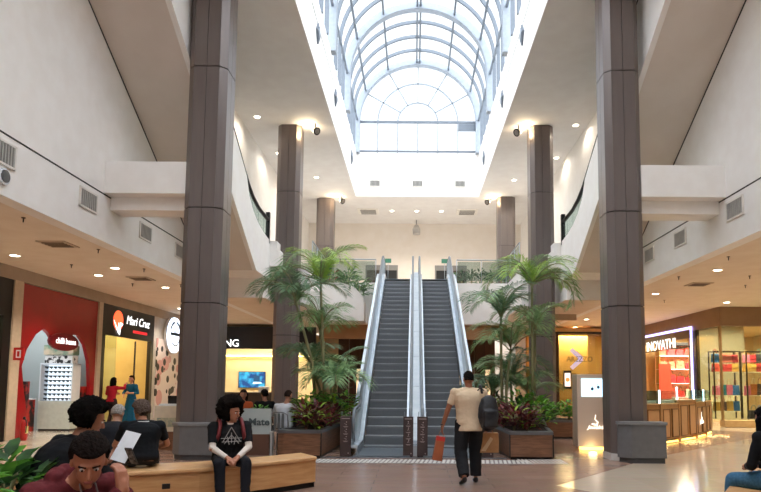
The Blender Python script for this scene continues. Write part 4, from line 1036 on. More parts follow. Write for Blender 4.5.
# display racks in the corner window
GM = mat('rack_bronze','#4a3826',.35,metal=.6)
def rack(label, x0, x1, y, zs, z1):
    t = thing('display_rack', label, 'rack', ((x0+x1)/2, y, .26))
    for x in (x0, x1):
        for yy in (y-.2, y+.2): MB().box(x-.02,x+.02,yy-.02,yy+.02,.26,z1).build('upright', GM, t)
    MB().box(x0,x1,y-.22,y-.18,z1-.04,z1).box(x0,x1,y+.18,y+.22,z1-.04,z1).build('top_rail', GM, t)
    for z in zs: MB().box(x0,x1,y-.2,y+.2,z-.025,z).build('shelf', mat('rack_shelf','#d8c7a0',.4), t)
zs = (.55, 1.15, 2.05)
rack('bronze display rack with bags at window corner', 11.55, 12.55, 23.7, zs, 2.85)
rack('bronze display rack with bags right part of corner window', 12.75, 14.6, 23.6, (1.15,2.05), 2.85)
for ri, (x0, n, zz) in enumerate(((11.68,4,zs),(12.88,7,(1.15,2.05)))):
    for zi, z in enumerate(zz):
        for i in range(n):
            k = r.choice(range(14)) if z>.6 else r.choice([12,9,11,5,7])
            for st in ((0,.36) if z>1.5 else (0,)):
                kk = r.choice([0,1,2,6,7,10,13,5,0,3,11]) if zi else k
                bag(x0+i*.25, 23.65, z+.001+st, kk, '%s handbag on %s window rack, %s, %s from left' % (BN[kk], ['corner','right'][ri], ('%s shelf' % ordinal(zi)) + (' upper row' if st else ''), ordinal(i)), 'bags on the window racks', r.uniform(.9,1.05), tall=r.uniform(1.6,2.1) if z<1.5 else 1.45)
for i in range(7):
    k = [11,12,9,11,5,12,11][i]
    bag(12.9+i*.24, 23.3, .27, k, '%s handbag on floor of the corner window, %s from left' % (BN[k], ordinal(i)), 'bags along the window floor', 1.5)
for i in range(4):
    t = thing('window_spotlight', 'small bright spotlight above the corner display window, %s from left' % ordinal(i), 'ceiling light', (11.8+i*.8,23.2,3.95), 'corner window spotlights')
    MB().tube([(11.8+i*.8,23.2,4.0),(11.8+i*.8,23.15,3.86)],.06,10).build('lamp_body', TRIMW, t); MB().disc((11.8+i*.8,23.15,3.86),(0,.2,1),.055,.01,12).build('lamp', LAMP, t)
    l = bpy.data.lights.new('light','SPOT'); l.energy=270; l.color=(1,.83,.55); l.spot_size=R(110); l.spot_blend=.6; l.shadow_soft_size=.06
    q = bpy.data.objects.new('light', l); COL.objects.link(q); q.parent=t; q.location=(0,-.05,-.14)
area(13.0,23.9,3.98,2.6,.8,95,(1,.9,.7),'corner window as added light')  # panel light added to brighten the bags, not a known fitting
area(13.0,28.6,3.98,2.6,2.6,400,(1,.84,.58),'bag shop')

# ------------------------------------------------------------------ jewellery kiosk
KW = mat('kiosk_gold','#b98c57',.4,col2='#ad8150',scale=4); KP = mat('kiosk_panel','#cba274',.4,col2='#c39a6c',scale=3); GLOW = emis('kiosk_glow','#ffcf6a',2.5)
t = thing('jewellery_kiosk', 'gold panelled jewellery kiosk with glass cases and lit base', 'kiosk', (7.4,16.5,0))
kp = [(5.3,15.2),(6.35,15.75),(7.15,16.55),(8.05,17.5),(8.8,18.5),(9.5,19.6)]
hs = [1.02,1.02,1.10,1.02,1.02]
for i in range(5):
    A, B = V((*kp[i],0)), V((*kp[i+1],0)); d = (B-A).normalized(); nr = V((d.y,-d.x,0)); L_ = (B-A).length; c = (A+B)/2; u = V((0,0,1)); h = hs[i]
    cab = MB().obox(c-nr*.25+u*(h/2+.06), d, nr, u, L_/2, .25, h/2-.06).build('cabinet', KW, t)
    k_ = 2
    for j in range(k_):
        q = A+(B-A)*(j+.5)/k_+nr*.008; w_ = L_/k_*.36
        mb = MB(); mb.obox(q+u*(.12+(h-.2)/2), d, nr, u, w_, .012, (h-.3)/2); rp_ = mb.build('raised_panel', KP, cab)
        mb = MB()
        for s in (-1,1): mb.obox(q+d*s*w_+u*(.12+(h-.2)/2)+nr*.006, d, nr, u, .012, .018, (h-.28)/2); mb.obox(q+u*(.12+(h-.2)/2+s*(h-.3)/2)+nr*.006, d, nr, u, w_, .018, .012)
        mb.build('panel_moulding', mat('moulding_dark','#7d5a34',.4), cab)
    MB().obox(c-nr*.28+u*.05, d, nr, u, L_/2, .2, .05).build('plinth', BLACK, t)
    MB().obox(c-nr*.03+u*.045, d, nr, u, L_/2, .015, .02).build('base_light', GLOW, t)
    MB().obox(c-nr*.25+u*(h+.015), d, nr, u, L_/2+.02, .28, .015).build('counter_top', mat('kiosk_top','#d9b98a',.25), t)
    if i in (1,3,4,0):
        mb = MB()
        for s in (-1,1): mb.obox(c+d*s*(L_/2-.06)-nr*.25+u*(h+.19), d, nr, u, .004, .22, .16)
        mb.obox(c-nr*.04+u*(h+.19), d, nr, u, L_/2-.06, .004, .16); mb.build('glass_case', GLASSP, t)
        MB().obox(c-nr*.25+u*(h+.06), d, nr, u, L_/2-.1, .18, .03).build('display_tray', mat('tray_velvet','#e6dfc9',.6), t)
    MB().obox(A+d*.05-nr*.06+u*(h+.2), d, nr, u, .014, .014, .17).build('light_rod', emis('rod_white','#e8f2ff',4), t)
    MB().obox(A-nr*.1+u*(h/2+.03), d, nr, u, .06, .12, h/2+.0).build('corner_post', KW, t)
    if i in (0,2,4):
        l = bpy.data.lights.new('light','AREA'); l.shape='RECTANGLE'; l.size=L_*.9; l.size_y=.06; l.energy=5; l.color=(1,.72,.3)
        q = bpy.data.objects.new('light', l); COL.objects.link(q); q.parent=t; q.location=c+nr*.02+u*.09-V((7.4,16.5,0)); 
def swanlogo(t, c, d, u, s, m, name='logo'):
    n_ = d.cross(u)
    mb = MB(); mb.tube([c+u*(.02*s)-d*.10*s, c+d*.06*s-u*.02*s, c+d*.09*s+u*.08*s, c+d*.0*s+u*.16*s, c+d*.03*s+u*.30*s], [.015*s,.035*s,.018*s,.010*s,.006*s], 6)
    mb.build(name+'_figure', m, t); 
c = V((*kp[3],0)).lerp(V((*kp[4],0)),.25)+V((.03,-.03,0)); dd = (V((*kp[4],0))-V((*kp[3],0))).normalized()
LW = emis('logo_white','#fff6e8',1.1)
nn = V((dd.y,-dd.x,0))
swanlogo(t, c+nn*.03+V((0,0,.52)), dd, V((0,0,1)), .8, LW)
text_obj('Jewelria','logo_lettering',LW,t,c+nn*.04+V((0,0,.40)),dd,(0,0,1),.12,.01,width=.42,shear=.4)

# digital totem
t = thing('digital_totem', 'beige digital totem with bright screen beside right front column', 'totem', (4.2,14.5,0))
TX0, TX1 = 3.80, 4.75
MB().box(TX0+.12,TX1-.12,14.35,14.6,0,.09).build('totem_base', GLOW, t)
MB().box(TX0,TX1,14.25,14.7,.09,1.76).build('totem_body', mat('totem_beige','#e0c9b3',.4,col2='#dcc4ad',scale=2), t, bevel=.015)
MB().box(TX0+.10,TX1-.02,14.235,14.25,1.24,1.66).build('screen', emis('screen_pale','#bfe2f7',1.15), t)
mb = MB()
for s in (-1,1): mb.disc((TX0+.42+s*.07,14.232,1.44+s*.02),(0,1,0),.035,.006,12); mb.bar((TX0+.42+s*.07,14.232,1.46+s*.02),(TX0+.42+s*.05,14.232,1.52+s*.02),.02,.006)
mb.build('earring_picture', mat('earring_navy','#24405c',.4), t)
swanlogo(t, V((TX0+.40,14.24,.60)), V((1,0,0)), V((0,0,1)), .75, LW, 'logo')
text_obj('Jewelria','logo_lettering',LW,t,(TX0+.42,14.24,.47),(1,0,0),(0,0,1),.11,.01,width=.42,shear=.4)
l = bpy.data.lights.new('light','POINT'); l.energy=2; l.color=(1,.75,.35); l.shadow_soft_size=.1
q = bpy.data.objects.new('light', l); COL.objects.link(q); q.parent=t; q.location=(-.1,-.4,.06)

# ------------------------------------------------------------------ cafe corner on the left
t = thing('low_partition', 'low brown partition with frosted glass screen by the cafe', 'partition', (-3.8,12.9,0))
MB().box(-4.85+.0,-2.98,12.85,13.0,0,.44).build('base_panel', mat('partition_brown','#6a4838',.5,col2='#5f4032',scale=3), t)
MB().box(-3.75,-2.98,12.90,12.92,.44,.97).build('frosted_glass', mat('frosted','#b9c2c0',.35,col2='#aeb8b6',scale=2), t)
text_obj('da·Mate','screen_lettering',mat('letter_grey','#4e5a5c',.5),t,(-3.36,12.895,.62),(1,0,0),(0,0,1),.15,.006,width=.70,bold=.03)
MB().box(-3.0,-2.94,12.85,13.0,0,.5).build('end_post', mat('pale_grey','#b5b1ac',.5), t)
def cafe_table(x, y, label):
    t = thing('cafe_table', label, 'table', (x,y,0)); MB().disc((x,y,.73),(0,0,1),.34,.03,24).build('tabletop', mat('table_dark','#3b2d25',.3), t)
    MB().tube([(x,y,.03),(x,y,.72)],.03,8).build('pedestal', DARKM, t); MB().disc((x,y,.015),(0,0,1),.22,.03,16).build('base', DARKM, t)
cafe_table(-2.85,14.75,'small dark round cafe table beyond man in pale shirt')
cafe_table(-4.0,16.3,'small dark round cafe table near the middle column')
def chair(x, y, rz, label, m=None):
    m = m or mat('chair_grey','#9a9c9c',.35,metal=.5)
    t = thing('cafe_chair', label, 'chair', (0,0,0)); 
    MB().box(-.2,.2,-.2,.2,.42,.45).build('seat', m, t, bevel=.01)
    for sx in (-1,1):
        for sy in (-1,1): MB().tube([(sx*.17,sy*.17,.42),(sx*.21,sy*.21,0)],.014,6).build('leg', m, t)
    MB().tube([(-.19,-.19,.44),(-.2,-.26,.8),(-.1,-.29,.86),(.1,-.29,.86),(.2,-.26,.8),(.19,-.19,.44)],.014,6).build('back_frame', m, t)
    b = MB()
    for i in range(3): b.box(-.12+i*.09,-.06+i*.09,-.28,-.268,.47,.83)
    b.build('back_slat', m, t)
    t.location = (x,y,0); t.rotation_euler = (0,0,rz); return t
chair(-2.95,14.0,R(-10),'grey metal cafe chair holding the man in pale shirt')
chair(-4.25,15.35,R(170),'dark cafe chair of the person in orange, beyond the partition', mat('chair_dark','#2c2522',.4))
chair(-3.75,15.6,R(-160),'dark cafe chair of the person in black by the small table', mat('chair_dark','#2c2522',.4))
bush('potted_plant','small green plant behind the frosted cafe screen','plant',(-3.35,13.3,.75),.22,.18,.30,60,.14,.05,[G_BUSH,G_DARK],None,200)
t = thing('plant_stand','dark stand carrying small plant behind the frosted screen','stand',(-3.35,13.3,0)); MB().box(-3.6,-3.1,13.18,13.42,.0,.72).build('stand_body', DARKM, t); MB().box(-3.62,-3.08,13.16,13.44,.72,.76).build('stand_top', WOODB, t)
# ------------------------------------------------------------------ people
def ik(a, b, l1, l2, pole):
    a, b = V(a), V(b); d = b-a; L = min(d.length, (l1+l2)*.999); u = d.normalized(); b = a+u*L
    x = (l1*l1-l2*l2+L*L)/(2*L); h = math.sqrt(max(0, l1*l1-x*x)); p = V(pole); p = (p-u*p.dot(u)).normalized()
    return a+u*x+p*h, b
def cone(mb, a, b, r0, r1, n=14, flat=None, caps=2):
    """tapered limb with rounded (2) or flat (0) ends"""
    a, b = V(a), V(b); d, s, w = frame(b-a)
    rings = []
    def ring(c, r): return [c+(s*math.cos(2*PI*j/n)+w*math.sin(2*PI*j/n))*max(r,.0005) for j in range(n)]
    if caps: rings += [ring(a-d*r0*q, r0*math.sqrt(max(0,1-q*q))) for q in (1,.85,.5)]
    rings += [ring(a.lerp(b,q), r0+(r1-r0)*q) for q in (0,.33,.66,1)]
    if caps: rings += [ring(b+d*r1*q, r1*math.sqrt(max(0,1-q*q))) for q in (.5,.85,1)]
    mb.loft(rings); return mb
def remesh(mb, name, voxel, m, smooth=4, factor=.5, wrinkle=0, seed=0, decim=None):
    me = bpy.data.meshes.new('tmp'); me.from_pydata([tuple(p) for p in mb.v], [], mb.f)
    o = bpy.data.objects.new('tmp', me); SCRATCH.collection.objects.link(o)
    md = o.modifiers.new('r','REMESH'); md.mode='VOXEL'; md.voxel_size=voxel; md.use_smooth_shade=True
    if smooth: s = o.modifiers.new('s','SMOOTH'); s.iterations=smooth; s.factor=factor
    SCRATCH.view_layers[0].update()
    dg = SCRATCH.view_layers[0].depsgraph; e = o.evaluated_get(dg); nm = bpy.data.meshes.new_from_object(e)
    bpy.data.objects.remove(o); bpy.data.meshes.remove(me)
    if wrinkle:
        nm.update()
        nrm = [v.normal.copy() for v in nm.vertices]
        for v, nv in zip(nm.vertices, nrm):
            c = v.co.copy(); k = noise.noise(V((c.x*9+seed, c.y*9, c.z*14)))+.5*noise.noise(V((c.x*22+seed, c.y*22, c.z*30)))
            v.co = c+nv*k*wrinkle
    nm.materials.clear(); nm.materials.append(m); nm.name = name
    for p in nm.polygons: p.use_smooth = True; p.material_index = 0
    return nm
def mesh_child(nm, name, parent):
    o = bpy.data.objects.new(name, nm); COL.objects.link(o); o.parent = parent; return o
SKINS = {}
def skin(c): 
    return mat('skin_'+c.strip('#'), c, .5, col2=c, scale=6)
def person(label, pos, heading, P, look, vox=.012, female=False):
    """P: joints in the person's own frame (x right, y forward, z up). look: clothing and hair."""
    t = thing('person', label, 'person', (0,0,0))
    sk = skin(look['skin']); rt, fw, up = V((1,0,0)), V((0,1,0)), V((0,0,1))
    pel, neck, head = V(P['pelvis']), V(P['neck']), V(P['head'])
    f = V(P.get('face',(0,1,0))).normalized(); sp = (neck-pel).normalized()
    sh = look.get('sh', .165 if female else .20); hw = .10; ts = P.get('twist', 0)
    shr = V((math.cos(R(ts)), math.sin(R(ts)), 0)); shr = (shr-sp*shr.dot(sp)).normalized(); 
    SH = {s: V(P['shoulder'+n]) if 'shoulder'+n in P else neck-sp*.06+shr*s*sh for s, n in ((-1,'L'),(1,'R'))}
    HP = {s: pel+rt*s*hw for s in (-1,1)}
    la, lf, lt, lc = P.get('arm',(.29,.26)) + P.get('leg',(.43,.43))
    arms = {}; legs = {}
    for s, n in ((-1,'L'),(1,'R')):
        el, wr = ik(SH[s], P['wrist'+n], la, lf, P.get('elbow'+n, (s*.4,-1,-.4))); arms[s] = (SH[s], el, wr)
        kn, an = ik(HP[s], P['ankle'+n], lt, lc, P.get('knee'+n, (s*.1,1,.3))); legs[s] = (HP[s], kn, an)
    def torso(mb, e, top=True, lo=-.10, hi=1.0):
        L_ = (neck-pel).length; bend = V(P.get('bend',(0,0,0)))
        prof = [(-.16,.10,.09),(-.10,.155,.115),(0,.175,.13),(.22,.160,.12),(.42,.164,.122),(.65,.184,.132),(.80,.188,.122),(.90,.15,.095),(.98,.075,.068)]
        if female: prof = [(-.16,.10,.09),(-.10,.16,.12),(0,.175,.13),(.25,.128,.10),(.42,.132,.105),(.65,.155,.12),(.82,.155,.10),(.92,.11,.08),(.98,.056,.055)]
        if look.get('stout'): prof = [(q,a*look['stout'],b*(look['stout']+.12)) for q,a,b in prof[:-1]]+[prof[-1]]
        rings = []
        for q, a, b in prof:
            if q < lo or q > hi: continue
            c = pel+sp*L_*q+bend*math.sin(PI*min(1,max(0,q))); r_ = rt.lerp(shr, min(1,max(0,q))).normalized(); r_ = (r_-sp*r_.dot(sp)).normalized(); w_ = sp.cross(r_)
            rings.append([c+r_*(a+e)*math.cos(2*PI*j/20)+w_*(b+e)*math.sin(2*PI*j/20) for j in range(20)])
        mb.loft(rings)
        for s in (-1,1): mb.ell(SH[s], rt, fw, up, .062+e, .062+e, .062+e, 12, 8)
    # ---- body
    b = MB(); torso(b, 0)
    fu = (up-f*up.dot(f)).normalized(); fr = f.cross(fu)
    cone(b, neck-sp*.03, head-fu*.05-f*.01, .058 if not female else .046, .053 if not female else .046)
    b.ell(head+fu*.02-f*.005, fr, f, fu, .074, .094, .10, 16, 12)
    b.ell(head-fu*.045+f*.018, fr, f, fu, .058, .072, .070, 14, 10)
    b.ell(head-fu*.105+f*.060, fr, f, fu, .022, .020, .018, 8, 6)
    b.ell(head-fu*.028+f*.104, fr, f, fu, .013, .017, .017, 8, 6); cone(b, head+fu*.012+f*.088, head-fu*.024+f*.106, .008, .012, 8)
    for s in (-1,1): cone(b, neck-sp*.01, SH[s], .05, .05)
    for s in (-1,1): b.ell(head+fr*s*.078-fu*.008-f*.008, fr, f, fu, .010, .020, .030, 8, 6)
    b.ell(head+fu*.028+f*.080, fr, f, fu, .050, .016, .010, 10, 6)
    for s in (-1,1):
        S_, E_, W_ = arms[s]; cone(b, S_, E_, .052, .041); cone(b, E_, W_, .043, .028)
        n = 'R' if s > 0 else 'L'
        hd = V(P.get('hand'+n, (W_-E_))).normalized(); pn = V(P.get('palm'+n, (-s,0,0))); pn = (pn-hd*pn.dot(hd)).normalized(); sd = hd.cross(pn)*1.0
        cur = P.get('curl'+n, .5); fr_ = max(.0085, vox*.85)
        b.obox(W_+hd*.045, hd, sd, pn, .045, .034, .013); cone(b, W_-hd*.01, W_+hd*.03, .024, .026)
        for i, (o_, l_) in enumerate(((-.028,.062),(-.010,.072),(.009,.068),(.027,.054))):
            p = W_+hd*.085+sd*o_; dd = hd.copy()
            for k_ in range(3):
                q = cur*(.5+.35*k_); dd = (dd*math.cos(q)+pn*math.sin(q)).normalized()
                p2 = p+dd*l_*(.45,.32,.25)[k_]; cone(b, p, p2, fr_*(1-.08*k_), fr_*(.94-.08*k_), 8); p = p2; pn2 = pn
        th = sd*(-1 if P.get('thumb'+n,1)>0 else 1); p = W_+hd*.025+th*.03
        p2 = p+(hd*.7+th*.6+pn*.35).normalized()*.038; cone(b, p, p2, fr_*1.25, fr_*1.1, 8); cone(b, p2, p2+(hd*.9+pn*.4+th*.1).normalized()*.030, fr_*1.1, fr_*.9, 8)
        Hh, K_, A_ = legs[s]; cone(b, Hh, K_, .080, .055); cone(b, K_, A_, .054, .036)
        toe = V(P.get('toe'+n, (s*.15,1,0))).normalized(); cone(b, A_-V((0,0,.03)), A_+toe*.13-V((0,0,.055)), .034, .026)
    body = mesh_child(remesh(b, 'body', vox, sk, 2, .4), 'body', t)
    # ---- garments
    top, sl = look['top'], look.get('sleeve', .55)
    def fabric(nm_, col, c2=None): return mat('cloth_'+nm_+'_'+col.strip('#'), col, .85, col2=c2 or col, scale=40, bump=.15, spec=.2)
    def sleeves(g, e, frac):
        for s in (-1,1):
            S_, E_, W_ = arms[s]
            if frac <= 1: cone(g, S_, S_.lerp(E_, frac), .060+e, .052+e, caps=0); g.ell(S_, rt, fw, up, .062+e,.062+e,.062+e,12,8)
            else: cone(g, S_, E_, .062+e, .048+e, caps=2); cone(g, E_, E_.lerp(W_, frac-1), .048+e, .036+e, caps=0); g.ell(S_, rt, fw, up, .064+e,.064+e,.064+e,12,8)
    if look.get('under'):
        g = MB(); sleeves(g, -.004, 1.93); cone(g, neck-sp*.04, neck+sp*.012, .07, .066, caps=0)
        mesh_child(remesh(g, 'undershirt', vox, fabric('under', look['under']), 3, .5, .004, 3), 'undershirt', t)
    g = MB(); torso(g, .014, lo=-.12, hi=.99); [cone(g, neck-sp*.03, SH[s_], .055+.012, .062) for s_ in (-1,1)]; sleeves(g, .004 if not look.get('under') else .010, sl)
    if look.get('hem'): cone(g, pel, pel-sp*look['hem'], .19, .20, 18, caps=0)
    if look.get('hood'):
        for i in range(7): a = PI*i/6; g.ell(neck-f*.05*math.sin(a)-fw*.03+shr*.10*math.cos(a)+up*.02, rt, fw, up, .05,.05,.05,10,8)
    mesh_child(remesh(g, 'shirt', vox, fabric('top', top, look.get('top2')), 4, .5, .005 if vox<.012 else .004, 7), look.get('topname','shirt'), t)
    g = MB()
    if look.get('skirt'):
        a0 = pel+sp*.05; rr = []
        for q, r_ in ((0,.15),(.15,.19),(.45,.23),(.75,.26),(1,.30)):
            c = a0.lerp(V((pel.x,pel.y,look['skirt'])), q); rr.append([c+V((math.cos(2*PI*j/24)*r_*(1+.05*math.sin(j*2)), math.sin(2*PI*j/24)*r_*.85*(1+.05*math.sin(j*2)), 0)) for j in range(24)])
        g.loft(rr); nm_ = 'skirt'
    else:
        L_ = (neck-pel).length; rings = []
        for q, a, b_ in ((-.17,.10,.09),(-.10,.155,.12),(0,.176,.13),(.12,.165,.122)):
            c = pel+sp*L_*q; w_ = sp.cross(rt); rings.append([c+rt*(a+.008)*math.cos(2*PI*j/20)+w_*(b_+.008)*math.sin(2*PI*j/20) for j in range(20)])
        g.loft(rings); nm_ = 'trousers'
        for s in (-1,1):
            Hh, K_, A_ = legs[s]; e = look.get('loose', .012); cone(g, Hh, K_, .088+e, .060+e, caps=2); cone(g, K_, K_.lerp(A_, .97), .060+e, .044+e, caps=0)
    mesh_child(remesh(g, nm_, vox, fabric('leg', look['legs'], look.get('legs2')), 4, .5, .005, 11), nm_, t)
    for s, n in ((-1,'L'),(1,'R')):
        A_ = legs[s][2]; toe = V(P.get('toe'+n, (s*.15,1,0))).normalized(); g = MB()
        side_ = toe.cross(up); h0 = A_-V((0,0,.045))
        g.ell(h0-toe*.01, toe, side_, up, .05,.04,.045,12,8); g.ell(h0+toe*.06-V((0,0,.012)), toe, side_, up, .10,.042,.034,12,8); g.ell(h0+toe*.12-V((0,0,.018)), toe, side_, up, .06,.042,.026,12,8)
        mesh_child(remesh(g, 'shoe', min(vox,.01), mat('shoe_'+look.get('shoe','#1c1c1e').strip('#'), look.get('shoe','#1c1c1e'), .5), 1), 'shoe', t)
    # ---- hair
    hm = mat('hair_'+look['hair'].strip('#'), look['hair'], .95, col2=look.get('hair2', look['hair']), scale=60, bump=.8, contrast=(.4,.6), spec=.1)
    kind = look.get('style','short'); me = bpy.data.meshes.new('hair'); bm = __import__('bmesh').new(); __import__('bmesh').ops.create_icosphere(bm, subdivisions=5, radius=1)
    sd_ = look.get('seed', 1)
    for v in bm.verts:
        d = v.co.normalized(); df, du, dr = d.y, d.z, d.x
        if kind == 'afro':
            rr = look.get('vol', .165); n1 = noise.noise(d*3+V((sd_,0,0)))*.10+noise.noise(d*9)*.09+noise.noise(d*22)*.12
            q = rr*(1+n1); c = head+fu*.04-f*.035
            if df > .30 and du < .55: q = q+(.07-q)*min(1,(df-.30)/.30)*min(1,(.55-du)/.40)
            if du < -.70: q *= .85
            v.co = c+(fr*d.x+f*d.y+fu*d.z)*q
        elif kind in ('short','bun'):
            n1 = noise.noise(d*6+V((sd_,0,0)))*.05+noise.noise(d*18)*.04
            k_ = 1.0 if not look.get('thick') else look['thick']
            q = V((.084*d.x*k_, .106*d.y*k_, .112*d.z*k_))*(1+n1)
            c = head+fu*.026-f*.010
            if df > 0 and du < .45: q *= 1-.42*min(1,df/.25)*min(1,(.45-du)/.12)
            elif df > -.25 and du < .1: q *= .86
            if du < -.42: q *= .80
            v.co = c+fr*q.x+f*q.y+fu*q.z
        elif kind == 'long':
            n1 = noise.noise(d*6)*.05+noise.noise(d*16)*.03
            q = V((.092*d.x, .110*d.y, .115*d.z))*(1+n1); c = head+fu*.022-f*.014
            if df > .15 and du < .40: q *= .78
            p = c+fr*q.x+f*q.y+fu*q.z
            if df < .15 and du < 0: p = p+V((0,0,-1))*look.get('len',.3)*min(1,-du*1.4)*1.0 - f*.02*(-du) + fr*d.x*.03
            v.co = p
    bm.to_mesh(me); bm.free()
    for p in me.polygons: p.use_smooth = True
    me.materials.append(hm); mesh_child(me, 'hair', t)
    # ---- face details
    if look.get('face'):
        e = MB(); p = MB(); li = MB()
        for s in (-1,1):
            c = head+fr*s*.031+fu*.006+f*.080; ey = MB().ell(c, fr, f, fu, .013,.011,.008,10,8).build('eye', mat('eye_white','#e8e4df',.2), t); MB().ell(c+f*.008, fr, f, fu, .006,.005,.006,8,6).build('pupil', mat('pupil_dark','#1d1410',.2), ey)
            MB().bar(head+fr*s*.014+fu*.026+f*.096, head+fr*s*.048+fu*.027+f*.082, .008, .008).build('eyebrow', hm, t)
        li.ell(head-fu*.066+f*.083, fr, f, fu, .024,.010,.006,12,6); li.ell(head-fu*.074+f*.080, fr, f, fu, .020,.010,.006,12,6)
        li.build('lips', mat('lips','#9a5048',.5), t)
    t.location = pos; t.rotation_euler = (0,0,heading)
    return t, dict(arms=arms, legs=legs, neck=neck, head=head, SH=SH, sp=sp, f=f, pel=pel)
def local(t, name, parts):
    pass
def hd(dx, dy): return math.atan2(-dx, dy)     # rotation that turns +Y to (dx,dy)

# walking man, seen from behind
wm, J = person('man in cream t-shirt walking to the escalators with black backpack', (.86,9.45,0), hd(-.12,1),
    dict(pelvis=(0,0,.92), neck=(0,.03,1.44), head=(0,.08,1.585), face=(-.1,1,-.1), wristL=(-.42,.06,.84), wristR=(.31,.12,.88), elbowL=(-1,-.6,0), elbowR=(.6,-1,0),
         ankleL=(-.12,-.20,.14), ankleR=(.13,.14,.09), handL=(-.05,.05,-1), handR=(0,.2,-1), curlL=.9, curlR=.9, palmL=(1,0,0), palmR=(-1,0,0), toeL=(-.15,1,-.35), toeR=(.1,1,0)),
    dict(skin='#9a6247', top='#dcc3a4', sleeve=.66, legs='#26272a', hair='#1a1614', loose=.042, stout=1.2, sh=.225, hem=.12, shoe='#222226'), .010)
t = wm
BKB = mat('backpack_black','#1d1e22',.55,col2='#26272c',scale=12,bump=.1)
g = MB(); g.obox((.24,-.24,1.08),(1,.1,0),(-.1,1,0),(0,0,1),.11,.06,.22); g.ell((.24,-.24,1.08),(1,.1,0),(-.1,1,0),(0,0,1),.165,.11,.28,20,14); g.obox((.24,-.34,1.0),(1,.1,0),(-.1,1,0),(0,0,1),.11,.05,.13)
bp = thing('backpack','black backpack hanging on the right shoulder of walking man','bag',(0,0,0))
mesh_child(remesh(g,'backpack_body',.012,BKB,22,.6,.006), 'backpack_body', bp)
MB().tube([(.16,-.17,1.38),(.16,-.09,1.48),(.17,.02,1.50),(.18,.13,1.42),(.22,.18,1.25),(.26,.10,1.08),(.26,-.14,.99)],.018,6).build('strap', BKB, bp)
MB().tube([(.26,-.22,1.0),(.30,-.2,1.15),(.29,-.18,1.3)],.02,6).build('side_strap', mat('strap_grey','#4a4c50',.5), bp)
MB().tube([(.08,-.2,1.42),(.13,-.22,1.46),(.18,-.2,1.42)],.01,6).build('handle', BKB, bp)
bp.location = wm.location; bp.rotation_euler = wm.rotation_euler
hl = J['arms'][-1][2]
ob = thing('gift_bag','narrow orange paper bag with red top in left hand of walking man','bag',(0,0,0))
c = hl+V((-.01,.02,-.10)); ax = V((-.17,0,-1)).normalized(); sx = V((1,0,-.17)).normalized(); yy = V((0,1,0))
mb = MB(); r0 = [c+sx*a*.062+yy*b_*.045+ax*.06 for a,b_ in ((-1,-1),(1,-1),(1,1),(-1,1))]; r1 = [c+sx*a*.072+yy*b_*.05+ax*.42 for a,b_ in ((-1,-1),(1,-1),(1,1),(-1,1))]
mb.loft([r0,r1],0,False).build('bag_body', mat('orange_paper','#b0623c',.6,col2='#a55934'), ob)
MB().loft([[c+sx*a*.064+yy*b_*.047+ax*.055 for a,b_ in ((-1,-1),(1,-1),(1,1),(-1,1))],[c+sx*a*.066+yy*b_*.049+ax*.12 for a,b_ in ((-1,-1),(1,-1),(1,1),(-1,1))]],0,False).build('red_top', mat('red_paper','#cf3a30',.6), ob)
MB().tube([c+sx*-.04+ax*.06, c+sx*-.02-ax*.03, c+sx*.02-ax*.03, c+sx*.04+ax*.06],.004,5).build('handle', mat('cord_tan','#b98555',.6), ob)
ob.location = wm.location; ob.rotation_euler = wm.rotation_euler
MB().tube([hl+V((-.028,0,.03)),hl+V((0,-.028,.03)),hl+V((.028,0,.03)),hl+V((0,.028,.03)),hl+V((-.028,0,.03))],.008,5).build('bracelet', BLACK, wm, raw=True)
hr = J['arms'][1][2]; c = hr+V((.02,.02,-.12))
kb = thing('paper_bag','brown kraft shopping bag in right hand of walking man','bag',(0,0,0))
def rc(w_, d_, z, ox=0): return [c+V((a*w_+ox, b_*d_, z)) for a,b_ in ((-1,-1),(1,-1),(1,1),(-1,1))]
MB().loft([rc(.15,.06,-.30),rc(.155,.06,-.15),rc(.15,.05,-.0)],0,False).build('bag_body', mat('kraft_paper','#b98a5c',.7,col2='#a87648',scale=7,bump=.3), kb)
MB().tube([c+V((-.06,-.05,0)),c+V((-.04,-.02,.08)),c+V((0,0,.1)),c+V((.04,-.02,.08)),c+V((.06,-.05,0))],.005,5).build('handle', mat('cord_tan','#b98555',.6), kb)
MB().prism([c+V((-.13,-.062,-.27)),c+V((.02,-.062,-.06)),c+V((.06,-.062,-.09)),c+V((-.06,-.062,-.28))],(0,-.003,0)).build('printed_stripe', mat('kraft_pale','#e0c49c',.7), kb)
kb.location = wm.location; kb.rotation_euler = wm.rotation_euler

# seated youth with afro, white sleeves under black tee
def seated(pel, lean=(0,0), **k):
    d = dict(pelvis=pel, neck=(lean[0],pel[1]+lean[1],pel[2]+.50), ankleL=(-.14,pel[1]+.50,.09), ankleR=(.14,pel[1]+.50,.09), kneeL=(-.2,1,1), kneeR=(.2,1,1))
    d.update(k); return d
sy, J = person('seated youth with big afro, black graphic tee and white sleeves', (-2.42,8.08,0), hd(.42,-.9),
    seated((0,0,.53), (0,.12), neck=(0,.12,1.0), head=(-.02,.16,1.13), face=(-.75,.9,-.15), wristL=(-.055,.42,.58), wristR=(.065,.42,.58), elbowL=(-1,-.3,-.4), elbowR=(1,-.3,-.4),
           ankleL=(-.15,.50,.09), ankleR=(.14,.47,.09), handL=(.5,.5,-.3), handR=(-.5,.5,-.3), palmL=(.3,0,-1), palmR=(-.3,0,-1), curlL=.7, curlR=.7),
    dict(skin='#b4775a', top='#1b1b1d', sleeve=.80, under='#e8ddd2', legs='#1f2026', hair='#17120f', style='afro', vol=.185, face=1, shoe='#151517', loose=.012, sh=.205, stout=1.12), .008)
nk, pe = J['neck'], J['pel']
PR = mat('print_grey','#a5a19e',.8)
